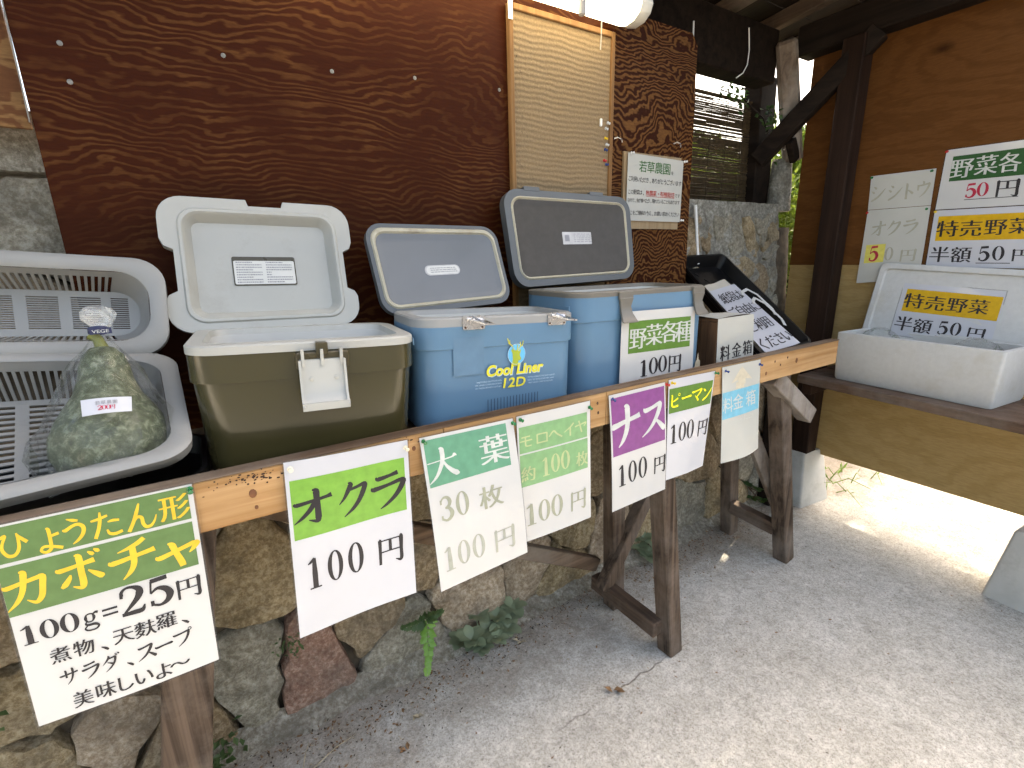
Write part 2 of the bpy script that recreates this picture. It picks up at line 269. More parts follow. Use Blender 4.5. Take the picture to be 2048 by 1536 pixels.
SIGNS = {"pump":{"c":[[-0.2883,0.852,-0.3281],[-0.0597,0.852,-0.3299],[-0.0715,0.835,-0.6414],[-0.2952,0.835,-0.6374]],"w":0.226,"h":0.311,"e":[["R",0.001,0.009,0.971,0.177,"green"],["R",0.001,0.193,0.97,0.43,"green"],["T","ひ",0.093,0.099,0.125,0.119,"yellow"],["T","ょ",0.247,0.115,0.132,0.122,"yellow"],["T","う",0.371,0.096,0.138,0.124,"yellow"],["T","た",0.524,0.103,0.146,0.127,"yellow"],["T","ん",0.705,0.104,0.155,0.131,"yellow"],["T","形",0.887,0.097,0.164,0.135,"yellow"],["T","カ",0.103,0.313,0.198,0.163,"yellow"],["T","ボ",0.357,0.3,0.217,0.17,"yellow"],["T","チ",0.623,0.306,0.238,0.177,"yellow"],["T","ャ",0.866,0.335,0.258,0.185,"yellow"],["T","1",0.065,0.534,0.081,0.092,"ink"],["T","0",0.158,0.533,0.084,0.093,"ink"],["T","0",0.255,0.533,0.087,0.095,"ink"],["T","g",0.357,0.55,0.091,0.096,"ink"],["T","=",0.457,0.533,0.094,0.098,"ink"],["T","2",0.578,0.513,0.133,0.142,"ink"],["T","5",0.736,0.509,0.141,0.145,"ink"],["T","円",0.891,0.535,0.139,0.113,"ink"],["T","煮",0.18,0.676,0.096,0.082,"ink"],["T","物",0.295,0.676,0.1,0.084,"ink"],["T","、",0.401,0.685,0.104,0.085,"ink"],["T","天",0.498,0.677,0.107,0.086,"ink"],["T","麩",0.617,0.681,0.112,0.088,"ink"],["T","羅",0.736,0.674,0.116,0.089,"ink"],["T","、",0.847,0.684,0.12,0.091,"ink"],["T","サ",0.196,0.798,0.09,0.079,"ink"],["T","ラ",0.303,0.8,0.094,0.08,"ink"],["T","ダ",0.409,0.799,0.097,0.081,"ink"],["T","、",0.51,0.811,0.101,0.083,"ink"],["T","ス",0.6,0.805,0.104,0.084,"ink"],["T","ー",0.7,0.805,0.107,0.085,"ink"],["T","プ",0.808,0.799,0.111,0.086,"ink"],["T","美",0.236,0.932,0.098,0.087,"ink"],["T","味",0.353,0.929,0.102,0.088,"ink"],["T","し",0.454,0.93,0.106,0.09,"ink"],["T","い",0.56,0.932,0.11,0.091,"ink"],["T","よ",0.672,0.939,0.114,0.093,"ink"],["T","～",0.77,0.934,0.117,0.094,"ink"]]},"okura":{"c":[[0.072,0.852,-0.3288],[0.2926,0.852,-0.3391],[0.2784,0.84,-0.6675],[0.0535,0.84,-0.6658]],"w":0.223,"h":0.333,"e":[["R",0.027,0.102,0.96,0.432,"lime"],["T","オ",0.184,0.264,0.308,0.193,"ink"],["T","ク",0.507,0.274,0.266,0.199,"ink"],["T","ラ",0.804,0.277,0.32,0.213,"ink"],["T","1",0.155,0.644,0.111,0.178,"ink"],["T","0",0.318,0.641,0.117,0.182,"ink"],["T","0",0.489,0.638,0.123,0.187,"ink"],["T","円",0.791,0.655,0.216,0.175,"ink"]]},"ooba":{"c":[[0.316,0.852,-0.3403],[0.5328,0.852,-0.3431],[0.5418,0.82,-0.6612],[0.3258,0.82,-0.6752]],"w":0.217,"h":0.328,"e":[["R",0.029,0.02,0.911,0.313,"teal"],["T","大",0.184,0.186,0.29,0.201,"white"],["T","葉",0.742,0.172,0.308,0.199,"white"],["T","3",0.162,0.467,0.123,0.152,"fade"],["T","0",0.325,0.466,0.13,0.156,"fade"],["T","枚",0.641,0.485,0.254,0.161,"fade"],["T","1",0.129,0.8,0.119,0.159,"fade2"],["T","0",0.28,0.793,0.125,0.163,"fade2"],["T","0",0.444,0.794,0.132,0.167,"fade2"],["T","円",0.741,0.813,0.231,0.172,"fade2"]]},"moro":{"c":[[0.5432,0.852,-0.3417],[0.7538,0.852,-0.342],[0.7532,0.84,-0.6509],[0.5428,0.84,-0.6513]],"w":0.21,"h":0.309,"e":[["R",0.02,0.085,0.951,0.287,"mint"],["R",0.019,0.299,0.956,0.55,"mint"],["T","モ",0.103,0.2,0.162,0.097,"sand"],["T","ロ",0.309,0.199,0.169,0.099,"sand"],["T","ヘ",0.49,0.194,0.176,0.1,"sand"],["T","イ",0.684,0.191,0.183,0.102,"sand"],["T","ヤ",0.857,0.186,0.189,0.104,"sand"],["T","約",0.119,0.454,0.178,0.123,"sand"],["T","1",0.35,0.434,0.113,0.145,"sand"],["T","0",0.48,0.426,0.116,0.147,"sand"],["T","0",0.62,0.425,0.12,0.149,"sand"],["T","枚",0.868,0.456,0.17,0.124,"sand"],["T","1",0.139,0.786,0.143,0.172,"fade"],["T","0",0.311,0.785,0.149,0.175,"fade"],["T","0",0.488,0.781,0.154,0.178,"fade"],["T","円",0.8,0.797,0.224,0.175,"fade"]]},"nasu":{"c":[[0.8181,0.852,-0.3417],[1.024,0.852,-0.3394],[1.0362,0.84,-0.6561],[0.8308,0.84,-0.6634]],"w":0.206,"h":0.32,"e":[["R",0.025,0.028,0.977,0.515,"purple"],["T","ナ",0.263,0.279,0.488,0.324,"white"],["T","ス",0.761,0.283,0.428,0.288,"white"],["T","1",0.176,0.701,0.139,0.186,"ink"],["T","0",0.36,0.697,0.144,0.19,"ink"],["T","0",0.549,0.697,0.15,0.193,"ink"],["T","円",0.871,0.725,0.215,0.167,"ink"]]},"piman":{"c":[[1.0392,0.852,-0.3362],[1.2416,0.852,-0.34],[1.2161,0.84,-0.6343],[1.0372,0.84,-0.6292]],"w":0.191,"h":0.294,"e":[["R",0.019,0.088,0.977,0.33,"green2"],["T","ピ",0.14,0.215,0.21,0.136,"yellow2"],["T","ー",0.392,0.204,0.218,0.138,"yellow2"],["T","マ",0.621,0.206,0.226,0.14,"yellow2"],["T","ン",0.859,0.213,0.234,0.142,"yellow2"],["T","1",0.143,0.543,0.155,0.188,"ink"],["T","0",0.338,0.539,0.16,0.19,"ink"],["T","0",0.525,0.539,0.165,0.192,"ink"],["T","円",0.842,0.56,0.235,0.176,"ink"]]},"feesign":{"c":[[1.2752,0.852,-0.3342],[1.4717,0.852,-0.3354],[1.4938,0.845,-0.6404],[1.3041,0.845,-0.6494]],"w":0.193,"h":0.311,"e":[["R",0.347,0.185,0.56,0.251,"beige"],["R",0.008,0.259,0.977,0.535,"sky"],["T","料",0.146,0.394,0.236,0.163,"white"],["T","金",0.399,0.385,0.249,0.166,"white"],["T","箱",0.748,0.386,0.267,0.172,"white"],["T","い",0.476,0.564,0.097,0.06,"ghost"],["T","た",0.585,0.571,0.099,0.06,"ghost"],["T","だ",0.682,0.576,0.101,0.061,"ghost"],["T","き",0.78,0.581,0.103,0.061,"ghost"],["T","矢",0.498,0.123,0.601,0.18,"beige"]]},"shishito":{"c":[[2.588,1.0858,0.306],[2.588,0.8558,0.3041],[2.588,0.8521,0.1632],[2.588,1.0789,0.1645]],"w":0.228,"h":0.141,"e":[["T","シ",0.137,0.543,0.246,0.465,"fade3"],["T","シ",0.415,0.552,0.235,0.454,"fade3"],["T","ト",0.63,0.56,0.227,0.446,"fade3"],["T","ウ",0.848,0.535,0.218,0.437,"fade3"]]},"okura50":{"c":[[2.586,1.0778,0.1625],[2.586,0.8512,0.1614],[2.58,0.8419,-0.1331],[2.58,1.0749,-0.1576]],"w":0.23,"h":0.307,"e":[["T","オ",0.235,0.258,0.236,0.202,"fade3"],["T","ク",0.486,0.264,0.235,0.202,"fade3"],["T","ラ",0.742,0.261,0.234,0.201,"fade3"],["R",0.072,0.473,0.398,0.725,"note"],["T","5",0.226,0.597,0.16,0.203,"red"],["T","0",0.471,0.616,0.135,0.18,"fade3"],["T","円",0.773,0.652,0.234,0.173,"fade3"]]},"yasai50":{"c":[[2.588,0.8328,0.3669],[2.588,0.5329,0.3608],[2.588,0.5128,0.1367],[2.588,0.8338,0.1441]],"w":0.311,"h":0.224,"e":[["R",0.082,0.119,0.964,0.533,"dkgreen"],["T","野",0.19,0.329,0.215,0.336,"white"],["T","菜",0.423,0.317,0.202,0.326,"white"],["T","各",0.638,0.318,0.189,0.316,"white"],["T","種",0.858,0.317,0.177,0.306,"white"],["T","5",0.321,0.713,0.105,0.227,"red"],["T","0",0.427,0.707,0.101,0.223,"red"],["T","円",0.645,0.713,0.195,0.28,"ink"],["R",0.266,0.855,0.749,0.865,"ink"]]},"tokubai":{"c":[[2.588,0.8348,0.1402],[2.588,0.5134,0.1333],[2.588,0.4948,-0.0882],[2.588,0.8304,-0.086]],"w":0.329,"h":0.224,"e":[["R",0.05,0.103,0.992,0.528,"gold"],["T","特",0.156,0.32,0.206,0.292,"ink"],["T","売",0.379,0.327,0.196,0.284,"ink"],["T","野",0.598,0.319,0.186,0.277,"ink"],["T","菜",0.803,0.311,0.176,0.27,"ink"],["T","半",0.118,0.766,0.191,0.287,"ink"],["T","額",0.323,0.772,0.182,0.28,"ink"],["T","5",0.534,0.757,0.1,0.239,"ink"],["T","0",0.653,0.752,0.097,0.236,"ink"],["T","円",0.845,0.782,0.152,0.213,"ink"],["R",0.468,0.91,0.761,0.922,"ink"]]},"notice":{"c":[[1.2923,1.285,0.3315],[1.5758,1.285,0.3258],[1.575,1.285,0.1117],[1.2914,1.285,0.113]],"w":0.284,"h":0.216,"e":[["T","若",0.26,0.171,0.133,0.175,"dkgreen2"],["T","草",0.398,0.169,0.137,0.178,"dkgreen2"],["T","農",0.54,0.166,0.141,0.18,"dkgreen2"],["T","園",0.687,0.164,0.146,0.183,"dkgreen2"],["T","を",0.798,0.217,0.053,0.065,"ink"],["T","ご",0.04,0.369,0.051,0.081,"ink"],["T","利",0.089,0.369,0.052,0.081,"ink"],["T","用",0.139,0.369,0.052,0.082,"ink"],["T","い",0.189,0.369,0.053,0.082,"ink"],["T","た",0.24,0.369,0.053,0.082,"ink"],["T","だ",0.291,0.369,0.054,0.083,"ink"],["T","き",0.343,0.369,0.055,0.083,"ink"],["T","、",0.396,0.369,0.055,0.084,"ink"],["T","あ",0.449,0.369,0.056,0.084,"ink"],["T","り",0.502,0.369,0.056,0.085,"ink"],["T","が",0.557,0.369,0.057,0.085,"ink"],["T","と",0.612,0.369,0.058,0.086,"ink"],["T","う",0.667,0.37,0.058,0.086,"ink"],["T","ご",0.723,0.37,0.059,0.087,"ink"],["T","ざ",0.78,0.37,0.06,0.087,"ink"],["T","い",0.838,0.37,0.06,0.088,"ink"],["T","ま",0.896,0.37,0.061,0.088,"ink"],["T","す",0.955,0.37,0.062,0.089,"ink"],["T","こ",0.039,0.564,0.05,0.078,"ink"],["T","の",0.087,0.564,0.05,0.078,"ink"],["T","野",0.136,0.563,0.051,0.079,"ink"],["T","菜",0.186,0.563,0.051,0.079,"ink"],["T","は",0.236,0.563,0.052,0.079,"ink"],["T","、",0.287,0.563,0.052,0.08,"ink"],["T","無",0.359,0.562,0.065,0.089,"red2"],["T","農",0.423,0.563,0.066,0.089,"red2"],["T","薬",0.488,0.564,0.067,0.09,"red2"],["T","・",0.554,0.564,0.068,0.091,"red2"],["T","有",0.62,0.565,0.069,0.091,"red2"],["T","機",0.688,0.566,0.069,0.092,"red2"],["T","栽",0.757,0.567,0.07,0.093,"red2"],["T","培",0.826,0.567,0.071,0.093,"red2"],["T","で",0.892,0.57,0.05,0.067,"ink"],["T","す",0.942,0.57,0.051,0.067,"ink"],["R",0.335,0.612,0.865,0.617,"red2"],["T","な",0.034,0.687,0.041,0.066,"ink"],["T","の",0.072,0.687,0.041,0.066,"ink"],["T","で",0.11,0.686,0.041,0.066,"ink"],["T","、",0.148,0.686,0.042,0.067,"ink"],["T","虫",0.187,0.686,0.042,0.067,"ink"],["T","が",0.226,0.685,0.042,0.067,"ink"],["T","食",0.266,0.685,0.043,0.068,"ink"],["T","べ",0.306,0.685,0.043,0.068,"ink"],["T","た",0.346,0.684,0.043,0.068,"ink"],["T","り",0.386,0.684,0.044,0.068,"ink"],["T","、",0.427,0.683,0.044,0.069,"ink"],["T","隠",0.469,0.683,0.044,0.069,"ink"],["T","れ",0.51,0.683,0.045,0.069,"ink"],["T","て",0.552,0.682,0.045,0.07,"ink"],["T","い",0.594,0.682,0.046,0.07,"ink"],["T","る",0.637,0.681,0.046,0.07,"ink"],["T","こ",0.68,0.681,0.046,0.071,"ink"],["T","と",0.724,0.681,0.047,0.071,"ink"],["T","も",0.767,0.68,0.047,0.071,"ink"],["T","あ",0.812,0.68,0.048,0.072,"ink"],["T","り",0.856,0.68,0.048,0.072,"ink"],["T","ま",0.901,0.679,0.049,0.072,"ink"],["T","す",0.947,0.679,0.049,0.072,"ink"],["T","そ",0.036,0.876,0.048,0.074,"ink"],["T","こ",0.083,0.876,0.049,0.074,"ink"],["T","を",0.129,0.876,0.049,0.074,"ink"],["T","ご",0.176,0.876,0.05,0.075,"ink"],["T","理",0.224,0.876,0.05,0.075,"ink"],["T","解",0.272,0.876,0.051,0.075,"ink"],["T","の",0.321,0.876,0.051,0.076,"ink"],["T","う",0.37,0.876,0.052,0.076,"ink"],["T","え",0.42,0.876,0.052,0.077,"ink"],["T","、",0.47,0.876,0.053,0.077,"ink"],["T","お",0.52,0.876,0.053,0.077,"ink"],["T","買",0.572,0.876,0.054,0.078,"ink"],["T","い",0.623,0.876,0.055,0.078,"ink"],["T","求",0.676,0.876,0.055,0.079,"ink"],["T","め",0.728,0.876,0.056,0.079,"ink"],["T","く",0.782,0.876,0.056,0.079,"ink"],["T","だ",0.836,0.876,0.057,0.08,"ink"],["T","さ",0.89,0.876,0.058,0.08,"ink"],["T","い",0.946,0.876,0.058,0.081,"ink"]]},"cooler_sign":{"c":[[0.9323,0.93,-0.149],[1.2316,0.93,-0.1559],[1.2412,0.93,-0.3676],[0.9307,0.93,-0.3546]],"w":0.305,"h":0.209,"e":[["R",0.092,0.13,0.939,0.561,"green2"],["T","野",0.211,0.365,0.206,0.3,"white"],["T","菜",0.426,0.334,0.214,0.306,"white"],["T","各",0.637,0.32,0.222,0.312,"white"],["T","種",0.838,0.332,0.23,0.317,"white"],["T","1",0.305,0.787,0.11,0.23,"ink"],["T","0",0.431,0.77,0.113,0.233,"ink"],["T","0",0.556,0.76,0.115,0.236,"ink"],["T","円",0.726,0.775,0.172,0.258,"ink"],["R",0.24,0.932,0.815,0.945,"ink"]]}}
# ------------------------------------------------------------------ lettering
def _st(s):
    out = []
    for stroke in s.split('|'):
        out.append([tuple(float(x) for x in p.split(',')) for p in stroke.split()])
    return out
BR = {k: _st(v) for k, v in {
 'オ': '8,67,4 15,62,10 50,66,8 80,70,8 93,73,12|50,97,3 58,92,13 59,70,12 60,40,12 60,16,13|60,18,12 57,8,10 38,15,2|55,63,11 42,42,10 25,25,8 6,11,2',
 'ク': '36,97,3 42,90,13 33,72,11 22,55,7 8,41,2|38,76,7 60,80,8 78,85,9|74,84,9 83,82,13 75,60,13 62,38,11 45,20,9 20,3,2',
 'ラ': '20,90,3 27,84,11 55,88,8 76,93,11|8,64,3 15,58,12 50,63,8 80,70,10|78,70,9 89,68,13 81,48,12 66,28,10 44,10,7 28,1,2',
 'ナ': '3,60,3 10,54,13 50,61,9 85,66,10 96,69,12|46,99,3 55,94,14 55,60,13 50,36,12 38,14,9 24,0,2',
 'ス': '12,84,3 19,77,12 45,81,9 70,88,10|66,87,9 77,86,14 68,62,13 50,36,11 30,18,8 4,3,2|56,46,4 72,31,11 88,14,15 94,9,9',
 'カ': '4,68,3 11,62,11 45,68,9 80,74,10|76,74,9 87,73,13 84,50,12 79,24,12 71,10,11 62,6,8 46,18,2|42,99,3 50,94,13 47,70,12 40,42,11 26,18,9 4,-2,2',
 'ボ': '4,70,3 11,64,11 50,69,8 82,74,12|44,97,3 52,91,12 52,50,12 52,16,13 46,6,9 30,14,2|30,48,3 26,38,9 16,24,12 8,17,6|66,50,3 78,38,10 90,26,13 94,21,7|72,100,3 79,93,9 83,88,5|85,104,3 91,98,9 95,93,5',
 'チ': '78,100,9 62,89,10 42,81,7 22,76,2|2,56,3 10,50,12 50,56,9 86,62,10 96,64,12|52,85,11 52,60,12 50,36,11 40,16,9 24,0,2',
 'ャ': '6,52,3 13,46,11 50,56,9 84,66,10|80,65,9 90,64,12 82,52,9 72,42,2|32,80,3 40,74,12 46,50,11 54,22,12 56,10,11',
 'ピ': '16,94,3 24,88,12 23,60,11 24,26,12 31,15,11 55,11,11 82,14,13|78,66,10 52,54,9 26,47,6|79,90,3 84,97,4 91,97,4 95,90,4 91,83,4 84,83,4 79,90,3',
 'ー': '6,57,3 14,48,12 50,52,9 86,55,13 93,57,8',
 'マ': '6,82,3 13,75,12 50,80,9 84,86,10|80,85,9 91,84,13 74,60,10 52,40,8 40,33,2|32,50,3 50,33,11 62,17,14 67,10,7',
 'ン': '14,88,3 28,77,12 35,69,11|12,6,4 20,12,11 50,30,10 76,60,9 94,86,2',
 'シ': '24,94,3 37,85,12 43,79,7|12,68,3 25,59,12 31,53,7|14,4,3 22,10,11 52,28,10 78,56,9 96,80,2',
 'ト': '32,99,3 40,92,13 40,50,12 40,4,13|42,62,4 60,51,10 76,39,13 81,34,7',
 'ウ': '44,99,3 52,92,11 52,80,10|14,78,3 20,70,12 20,52,10 22,43,5|18,73,8 50,76,9 80,82,10|76,81,9 87,80,13 78,52,11 62,26,10 34,2,2',
 'モ': '18,84,9 80,86,9|6,55,9 94,57,9|46,84,9 46,30,9 54,15,9 88,15,9',
 'ロ': '16,84,9 16,12,9|16,82,9 84,82,9|84,84,9 84,12,9|16,18,9 84,18,9',
 'ヘ': '4,38,8 36,74,10 60,48,10 97,16,10', 'イ': '82,95,10 54,66,10 12,40,4|56,66,10 56,3,10',
 'ヤ': '6,56,9 50,64,9 86,70,9 70,44,5|34,94,9 44,50,9 54,4,9',
 'サ': '4,66,4 12,62,10 60,66,8 95,70,9|30,92,4 36,86,10 36,44,9|64,98,4 70,92,11 68,56,10 56,24,8 34,2,2',
 'プ': '8,82,3 15,75,11 50,79,9 76,84,10|72,83,9 83,82,12 75,52,11 56,24,9 26,2,2|83,94,3 87,101,4 94,101,4 98,94,4 94,87,4 87,87,4 83,94,3',
 'ダ': '38,97,3 42,88,11 30,68,9 8,47,2|40,78,8 66,82,9|62,82,8 74,80,11 66,48,10 44,20,8 18,2,2|32,58,3 54,45,10 62,38,8|74,100,3 80,94,8 84,89,5|87,104,3 93,98,8 96,93,5',
 '大': '3,60,2.5 50,63,3 82,66,4 90,71,9 97,67,2|44,99,3 52,93,13 51,64,12 40,38,10 24,16,7 2,0,2|51,63,4 62,42,8 78,24,12 91,15,14 99,12,4',
 '円': '14,91,4 15,87,11 15,50,9 14,3,8|14,85,4 84,86,4|84,93,3 88,86,13 87,40,10 87,14,11 82,4,9 66,11,2|14,46,4 86,47,4|50,86,9 50,46,9',
 'ひ': '2,78,5 20,83,10 33,87,8 20,62,8 15,38,10 28,13,11 50,11,10 66,32,10 70,64,9 68,90,5|68,86,5 80,68,10 96,50,11',
 'ょ': '48,94,3 56,87,11 56,42,10 53,17,10 36,7,9 22,17,8 32,29,8 58,24,9 90,11,10|58,63,8 86,68,9',
 'う': '32,95,3 50,87,10 66,82,7|14,58,4 24,55,11 46,66,9 66,68,10 79,54,12 75,32,11 58,12,9 38,0,3',
 'た': '6,71,6 30,74,9 58,81,7|37,98,5 34,70,10 26,40,10 11,5,10|56,57,4 72,59,9 92,56,7|51,30,5 56,14,9 74,8,10 97,13,9',
 'ん': '48,98,5 38,70,10 24,36,10 6,3,10|12,16,6 24,36,8 38,50,9 50,44,10 52,22,10 60,8,10 74,8,9 87,22,6 96,44,3',
 '1': '50,97,14 50,50,22 50,3,22|22,2.5,4 78,2.5,4|20,82,3 34,87,8 50,97,7',
 '2': '20,72,10 22,86,9 36,96,7 56,95,9 74,84,18 76,70,22 64,50,16 36,24,9 14,5,5|12,6,10 50,6,14 76,7,14 86,24,4|14,75,18 24,74,18',
 '3': '20,84,7 36,96,7 58,93,12 70,76,20 62,60,13 40,53,5|40,53,5 62,49,12 76,28,22 64,9,14 42,2,8 22,10,8|14,80,16 24,80,16|14,16,16 24,16,16',
 '5': '22,91,13 74,94,13|24,92,6 18,50,5|18,49,5 40,62,9 64,54,17 76,34,22 66,12,15 44,2,8 24,7,7|14,14,16 25,14,16',
 'g': '34,80,6 58,80,6 66,62,14 56,44,6 34,44,6 26,62,14 34,80,6|58,76,5 78,84,10 88,80,12|30,46,5 22,36,8 34,28,10 66,26,12 82,14,10 66,0,7 32,0,7 16,12,8 30,26,6',
 '=': '8,60,9 92,60,9|8,34,9 92,34,9', '、': '28,30,4 48,16,13 60,4,10',
}.items()}
def _ribbon(st):
    P = [Vector((a, b, 0)) for a, b, c in st]; Wd = [c for a, b, c in st]; L = []; Rr = []
    closed = (P[0] - P[-1]).length < .5; pts = []; ws = []; n = len(P)
    for i in range(n - 1):
        p0 = P[i - 1] if i else (P[-2] if closed else P[0] * 2 - P[1]); p3 = P[i + 2] if i + 2 < n else (P[1] if closed else P[-1] * 2 - P[-2])
        for k in range(5):
            t = k / 5; pts.append(.5 * ((2 * P[i]) + (P[i + 1] - p0) * t + (2 * p0 - 5 * P[i] + 4 * P[i + 1] - p3) * t * t + (3 * P[i] - p0 - 3 * P[i + 1] + p3) * t ** 3))
            ws.append(Wd[i] + (Wd[i + 1] - Wd[i]) * t)
    pts.append(P[-1]); ws.append(Wd[-1])
    for i, p in enumerate(pts):
        d = (pts[min(i + 1, len(pts) - 1)] - pts[max(i - 1, 0)]).normalized(); s = Vector((-d.y, d.x, 0))
        L.append(p + s * ws[i] * .58); Rr.append(p - s * ws[i] * .58)
    m = len(L); return [(q.x, q.y) for q in L + Rr], [(i, i + 1, m + i + 1, m + i) for i in range(m - 1)]
_gc = {}
WIDE = {c: 1.45 for c in '013'}; WIDE.update({'2': 1.28, '5': 1.28, 'g': 1.15, '円': 1.2, '=': 1.0, '、': 1.0, '矢': 1.0})
def _font_mesh(ch, off):
    k = (ch, off)
    if k in _gc: return _gc[k]
    cu = bpy.data.curves.new('glyph', 'FONT'); cu.body = ch; cu.resolution_u = 3; cu.offset = off; cu.fill_mode = 'FRONT'
    o = bpy.data.objects.new('glyph', cu); COL.objects.link(o); dg = bpy.context.evaluated_depsgraph_get(); dg.update()
    me = bpy.data.meshes.new_from_object(o.evaluated_get(dg))
    _gc[k] = ([(v.co.x * 100, (v.co.y + .12) * 100) for v in me.vertices], [tuple(p.vertices) for p in me.polygons])
    bpy.data.objects.remove(o); bpy.data.curves.remove(cu); bpy.data.meshes.remove(me)
    return _gc[k]
def glyph_layers(ch, heavy=True):
    """list of (points 0..100, faces); every layer lies a hair above the last"""
    if ch == '0':
        n = 28; a = [(50 + 37 * math.cos(2 * math.pi * i / n), 50 + 49 * math.sin(2 * math.pi * i / n)) for i in range(n)]
        b = [(50 + 17 * math.cos(2 * math.pi * i / n), 50 + 45 * math.sin(2 * math.pi * i / n)) for i in range(n)]
        return [(a + b, [(i, (i + 1) % n, n + (i + 1) % n, n + i) for i in range(n)])]
    if ch in BR: return [_ribbon(s) for s in BR[ch]]
    if ch == '矢':
        return [([(50, 100), (96, 18), (66, 30), (66, 0), (34, 0), (34, 30), (4, 18)], [(0, 1, 2), (0, 2, 5), (0, 5, 6), (2, 3, 4, 5)])]
    if not heavy:
        p, f = _font_mesh(ch, 0.004); return [(p, f)]
    p, f = _font_mesh(ch, -.008)
    return [([(x + s, y) for x, y in p], f) for s in (-2.8, -1.0, 1.0, 2.8)]
def put_text(mb, fm, ch, cu, cv, w, h, d, heavy=True, mi=0, shear=0, step=.00012):
    w *= WIDE.get(ch, 1.1); h *= 1.04
    for k, (p, f) in enumerate(glyph_layers(ch, heavy)):
        mb.add([fm(cu + (x + shear * (y - 50) / 100 - 50) / 100 * w, cv - (y - 50) / 100 * h, d + k * step) for x, y in p], f, mi)
def word(mb, fm, s, u0, u1, cv, h, d, heavy=False, mi=0, off=.004, shear=0):
    """a run of Latin lettering set by its own spacing and fitted between u0 and u1"""
    cu = bpy.data.curves.new('glyph', 'FONT'); cu.body = s; cu.resolution_u = 3; cu.offset = off; cu.fill_mode = 'FRONT'
    o = bpy.data.objects.new('glyph', cu); COL.objects.link(o); dg = bpy.context.evaluated_depsgraph_get(); dg.update()
    me = bpy.data.meshes.new_from_object(o.evaluated_get(dg)); vs = [v.co.copy() for v in me.vertices]; fs = [tuple(p.vertices) for p in me.polygons]
    bpy.data.objects.remove(o); bpy.data.curves.remove(cu); bpy.data.meshes.remove(me)
    x0 = min(v.x for v in vs); x1 = max(v.x for v in vs)
    mb.add([fm(u0 + (v.x - x0) / (x1 - x0) * (u1 - u0) + shear * v.y * h, cv - (v.y - .36) / .72 * h, d) for v in vs], fs, mi)

PAPER = plain('paper', (.50, .50, .49), .35, .04, 5, coat=.5, bump=.25, bscale=13)
PAPERB = plain('paper_cool', (.48, .49, .525), .35, .04, 5, coat=.45, bump=.25, bscale=13)
PAPERW = plain('paper_warm', (.46, .46, .42), .5, .06, 5, coat=.2, bump=.25, bscale=13)
INKS = dict(green=(.105, .185, .065), lime=(.165, .36, .055), yellow=(.70, .46, .045), yellow2=(.88, .80, .03), ink=(.022, .02, .024), white=(.52, .54, .51),
            teal=(.105, .28, .18), fade=(.31, .32, .24), fade2=(.36, .37, .31), mint=(.19, .36, .17), sand=(.40, .46, .24), purple=(.22, .062, .215),
            green2=(.085, .19, .03), sky=(.15, .43, .56), beige=(.56, .50, .38), ghost=(.50, .51, .46), fade3=(.36, .35, .28), note=(.62, .55, .12),
            red=(.42, .02, .05), dkgreen=(.015, .08, .02), gold=(.58, .34, .01), dkgreen2=(.03, .13, .03), red2=(.45, .03, .02), grey=(.25, .25, .27))
for k, c in INKS.items(): ink('print_' + k, c)
film('laminate_edge', (.72, .73, .74), .10, .2, .05)
def sheet(mb, fm, nu=8, nv=12, th=.0007):
    vs = []
    for s in (0, 1):
        for j in range(nv + 1):
            for i in range(nu + 1): vs.append(fm(i / nu, j / nv, -s * th))
    n1 = (nu + 1) * (nv + 1); fs = []
    for j in range(nv):
        for i in range(nu):
            a = j * (nu + 1) + i; fs.append((a, a + nu + 1, a + nu + 2, a + 1)); fs.append((n1 + a, n1 + a + 1, n1 + a + nu + 2, n1 + a + nu + 1))
    for i in range(nu):
        fs.append((i, i + 1, n1 + i + 1, n1 + i)); b = nv * (nu + 1) + i; fs.append((b + 1, b, n1 + b, n1 + b + 1))
    for j in range(nv):
        a = j * (nu + 1); fs.append((a + nu + 1, a, n1 + a, n1 + a + nu + 1)); b = a + nu; fs.append((b, b + nu + 1, n1 + b + nu + 1, n1 + b))
    mb.add(vs, fs)
for nm, c in dict(green=(.012, .16, .05), cream=(.72, .66, .50), blue=(.02, .05, .20), red=(.50, .02, .02), yellow=(.70, .48, .03), white=(.8, .8, .78), clear=(.6, .62, .62)).items():
    plain('pin_' + nm, c, .25, .05, 40, coat=.4)
plain('steel', (.55, .55, .56), .28, .15, 30, metal=1.0)
_pinmesh = {}
def pin_mb(M, col):
    mb = MB(); mb.lathe([(.0045, 0), (.0048, .0012), (.0026, .002), (.0023, .0065), (.0036, .0085), (.0040, .0105), (.0034, .0112)], 12, M); return mb
def pin(fm, u, v, col, parent, tilt=0):
    p = fm(u, v, .0008); z = (fm.n + Vector((random.uniform(-.2, .2), random.uniform(-.2, .2), random.uniform(-.35, 0)))).normalized()
    M = Matrix.Translation(p) @ z.to_track_quat('Z', 'Y').to_matrix().to_4x4()
    return pin_mb(M, col).build('push_pin', 'pin_' + col, parent, smooth=40)
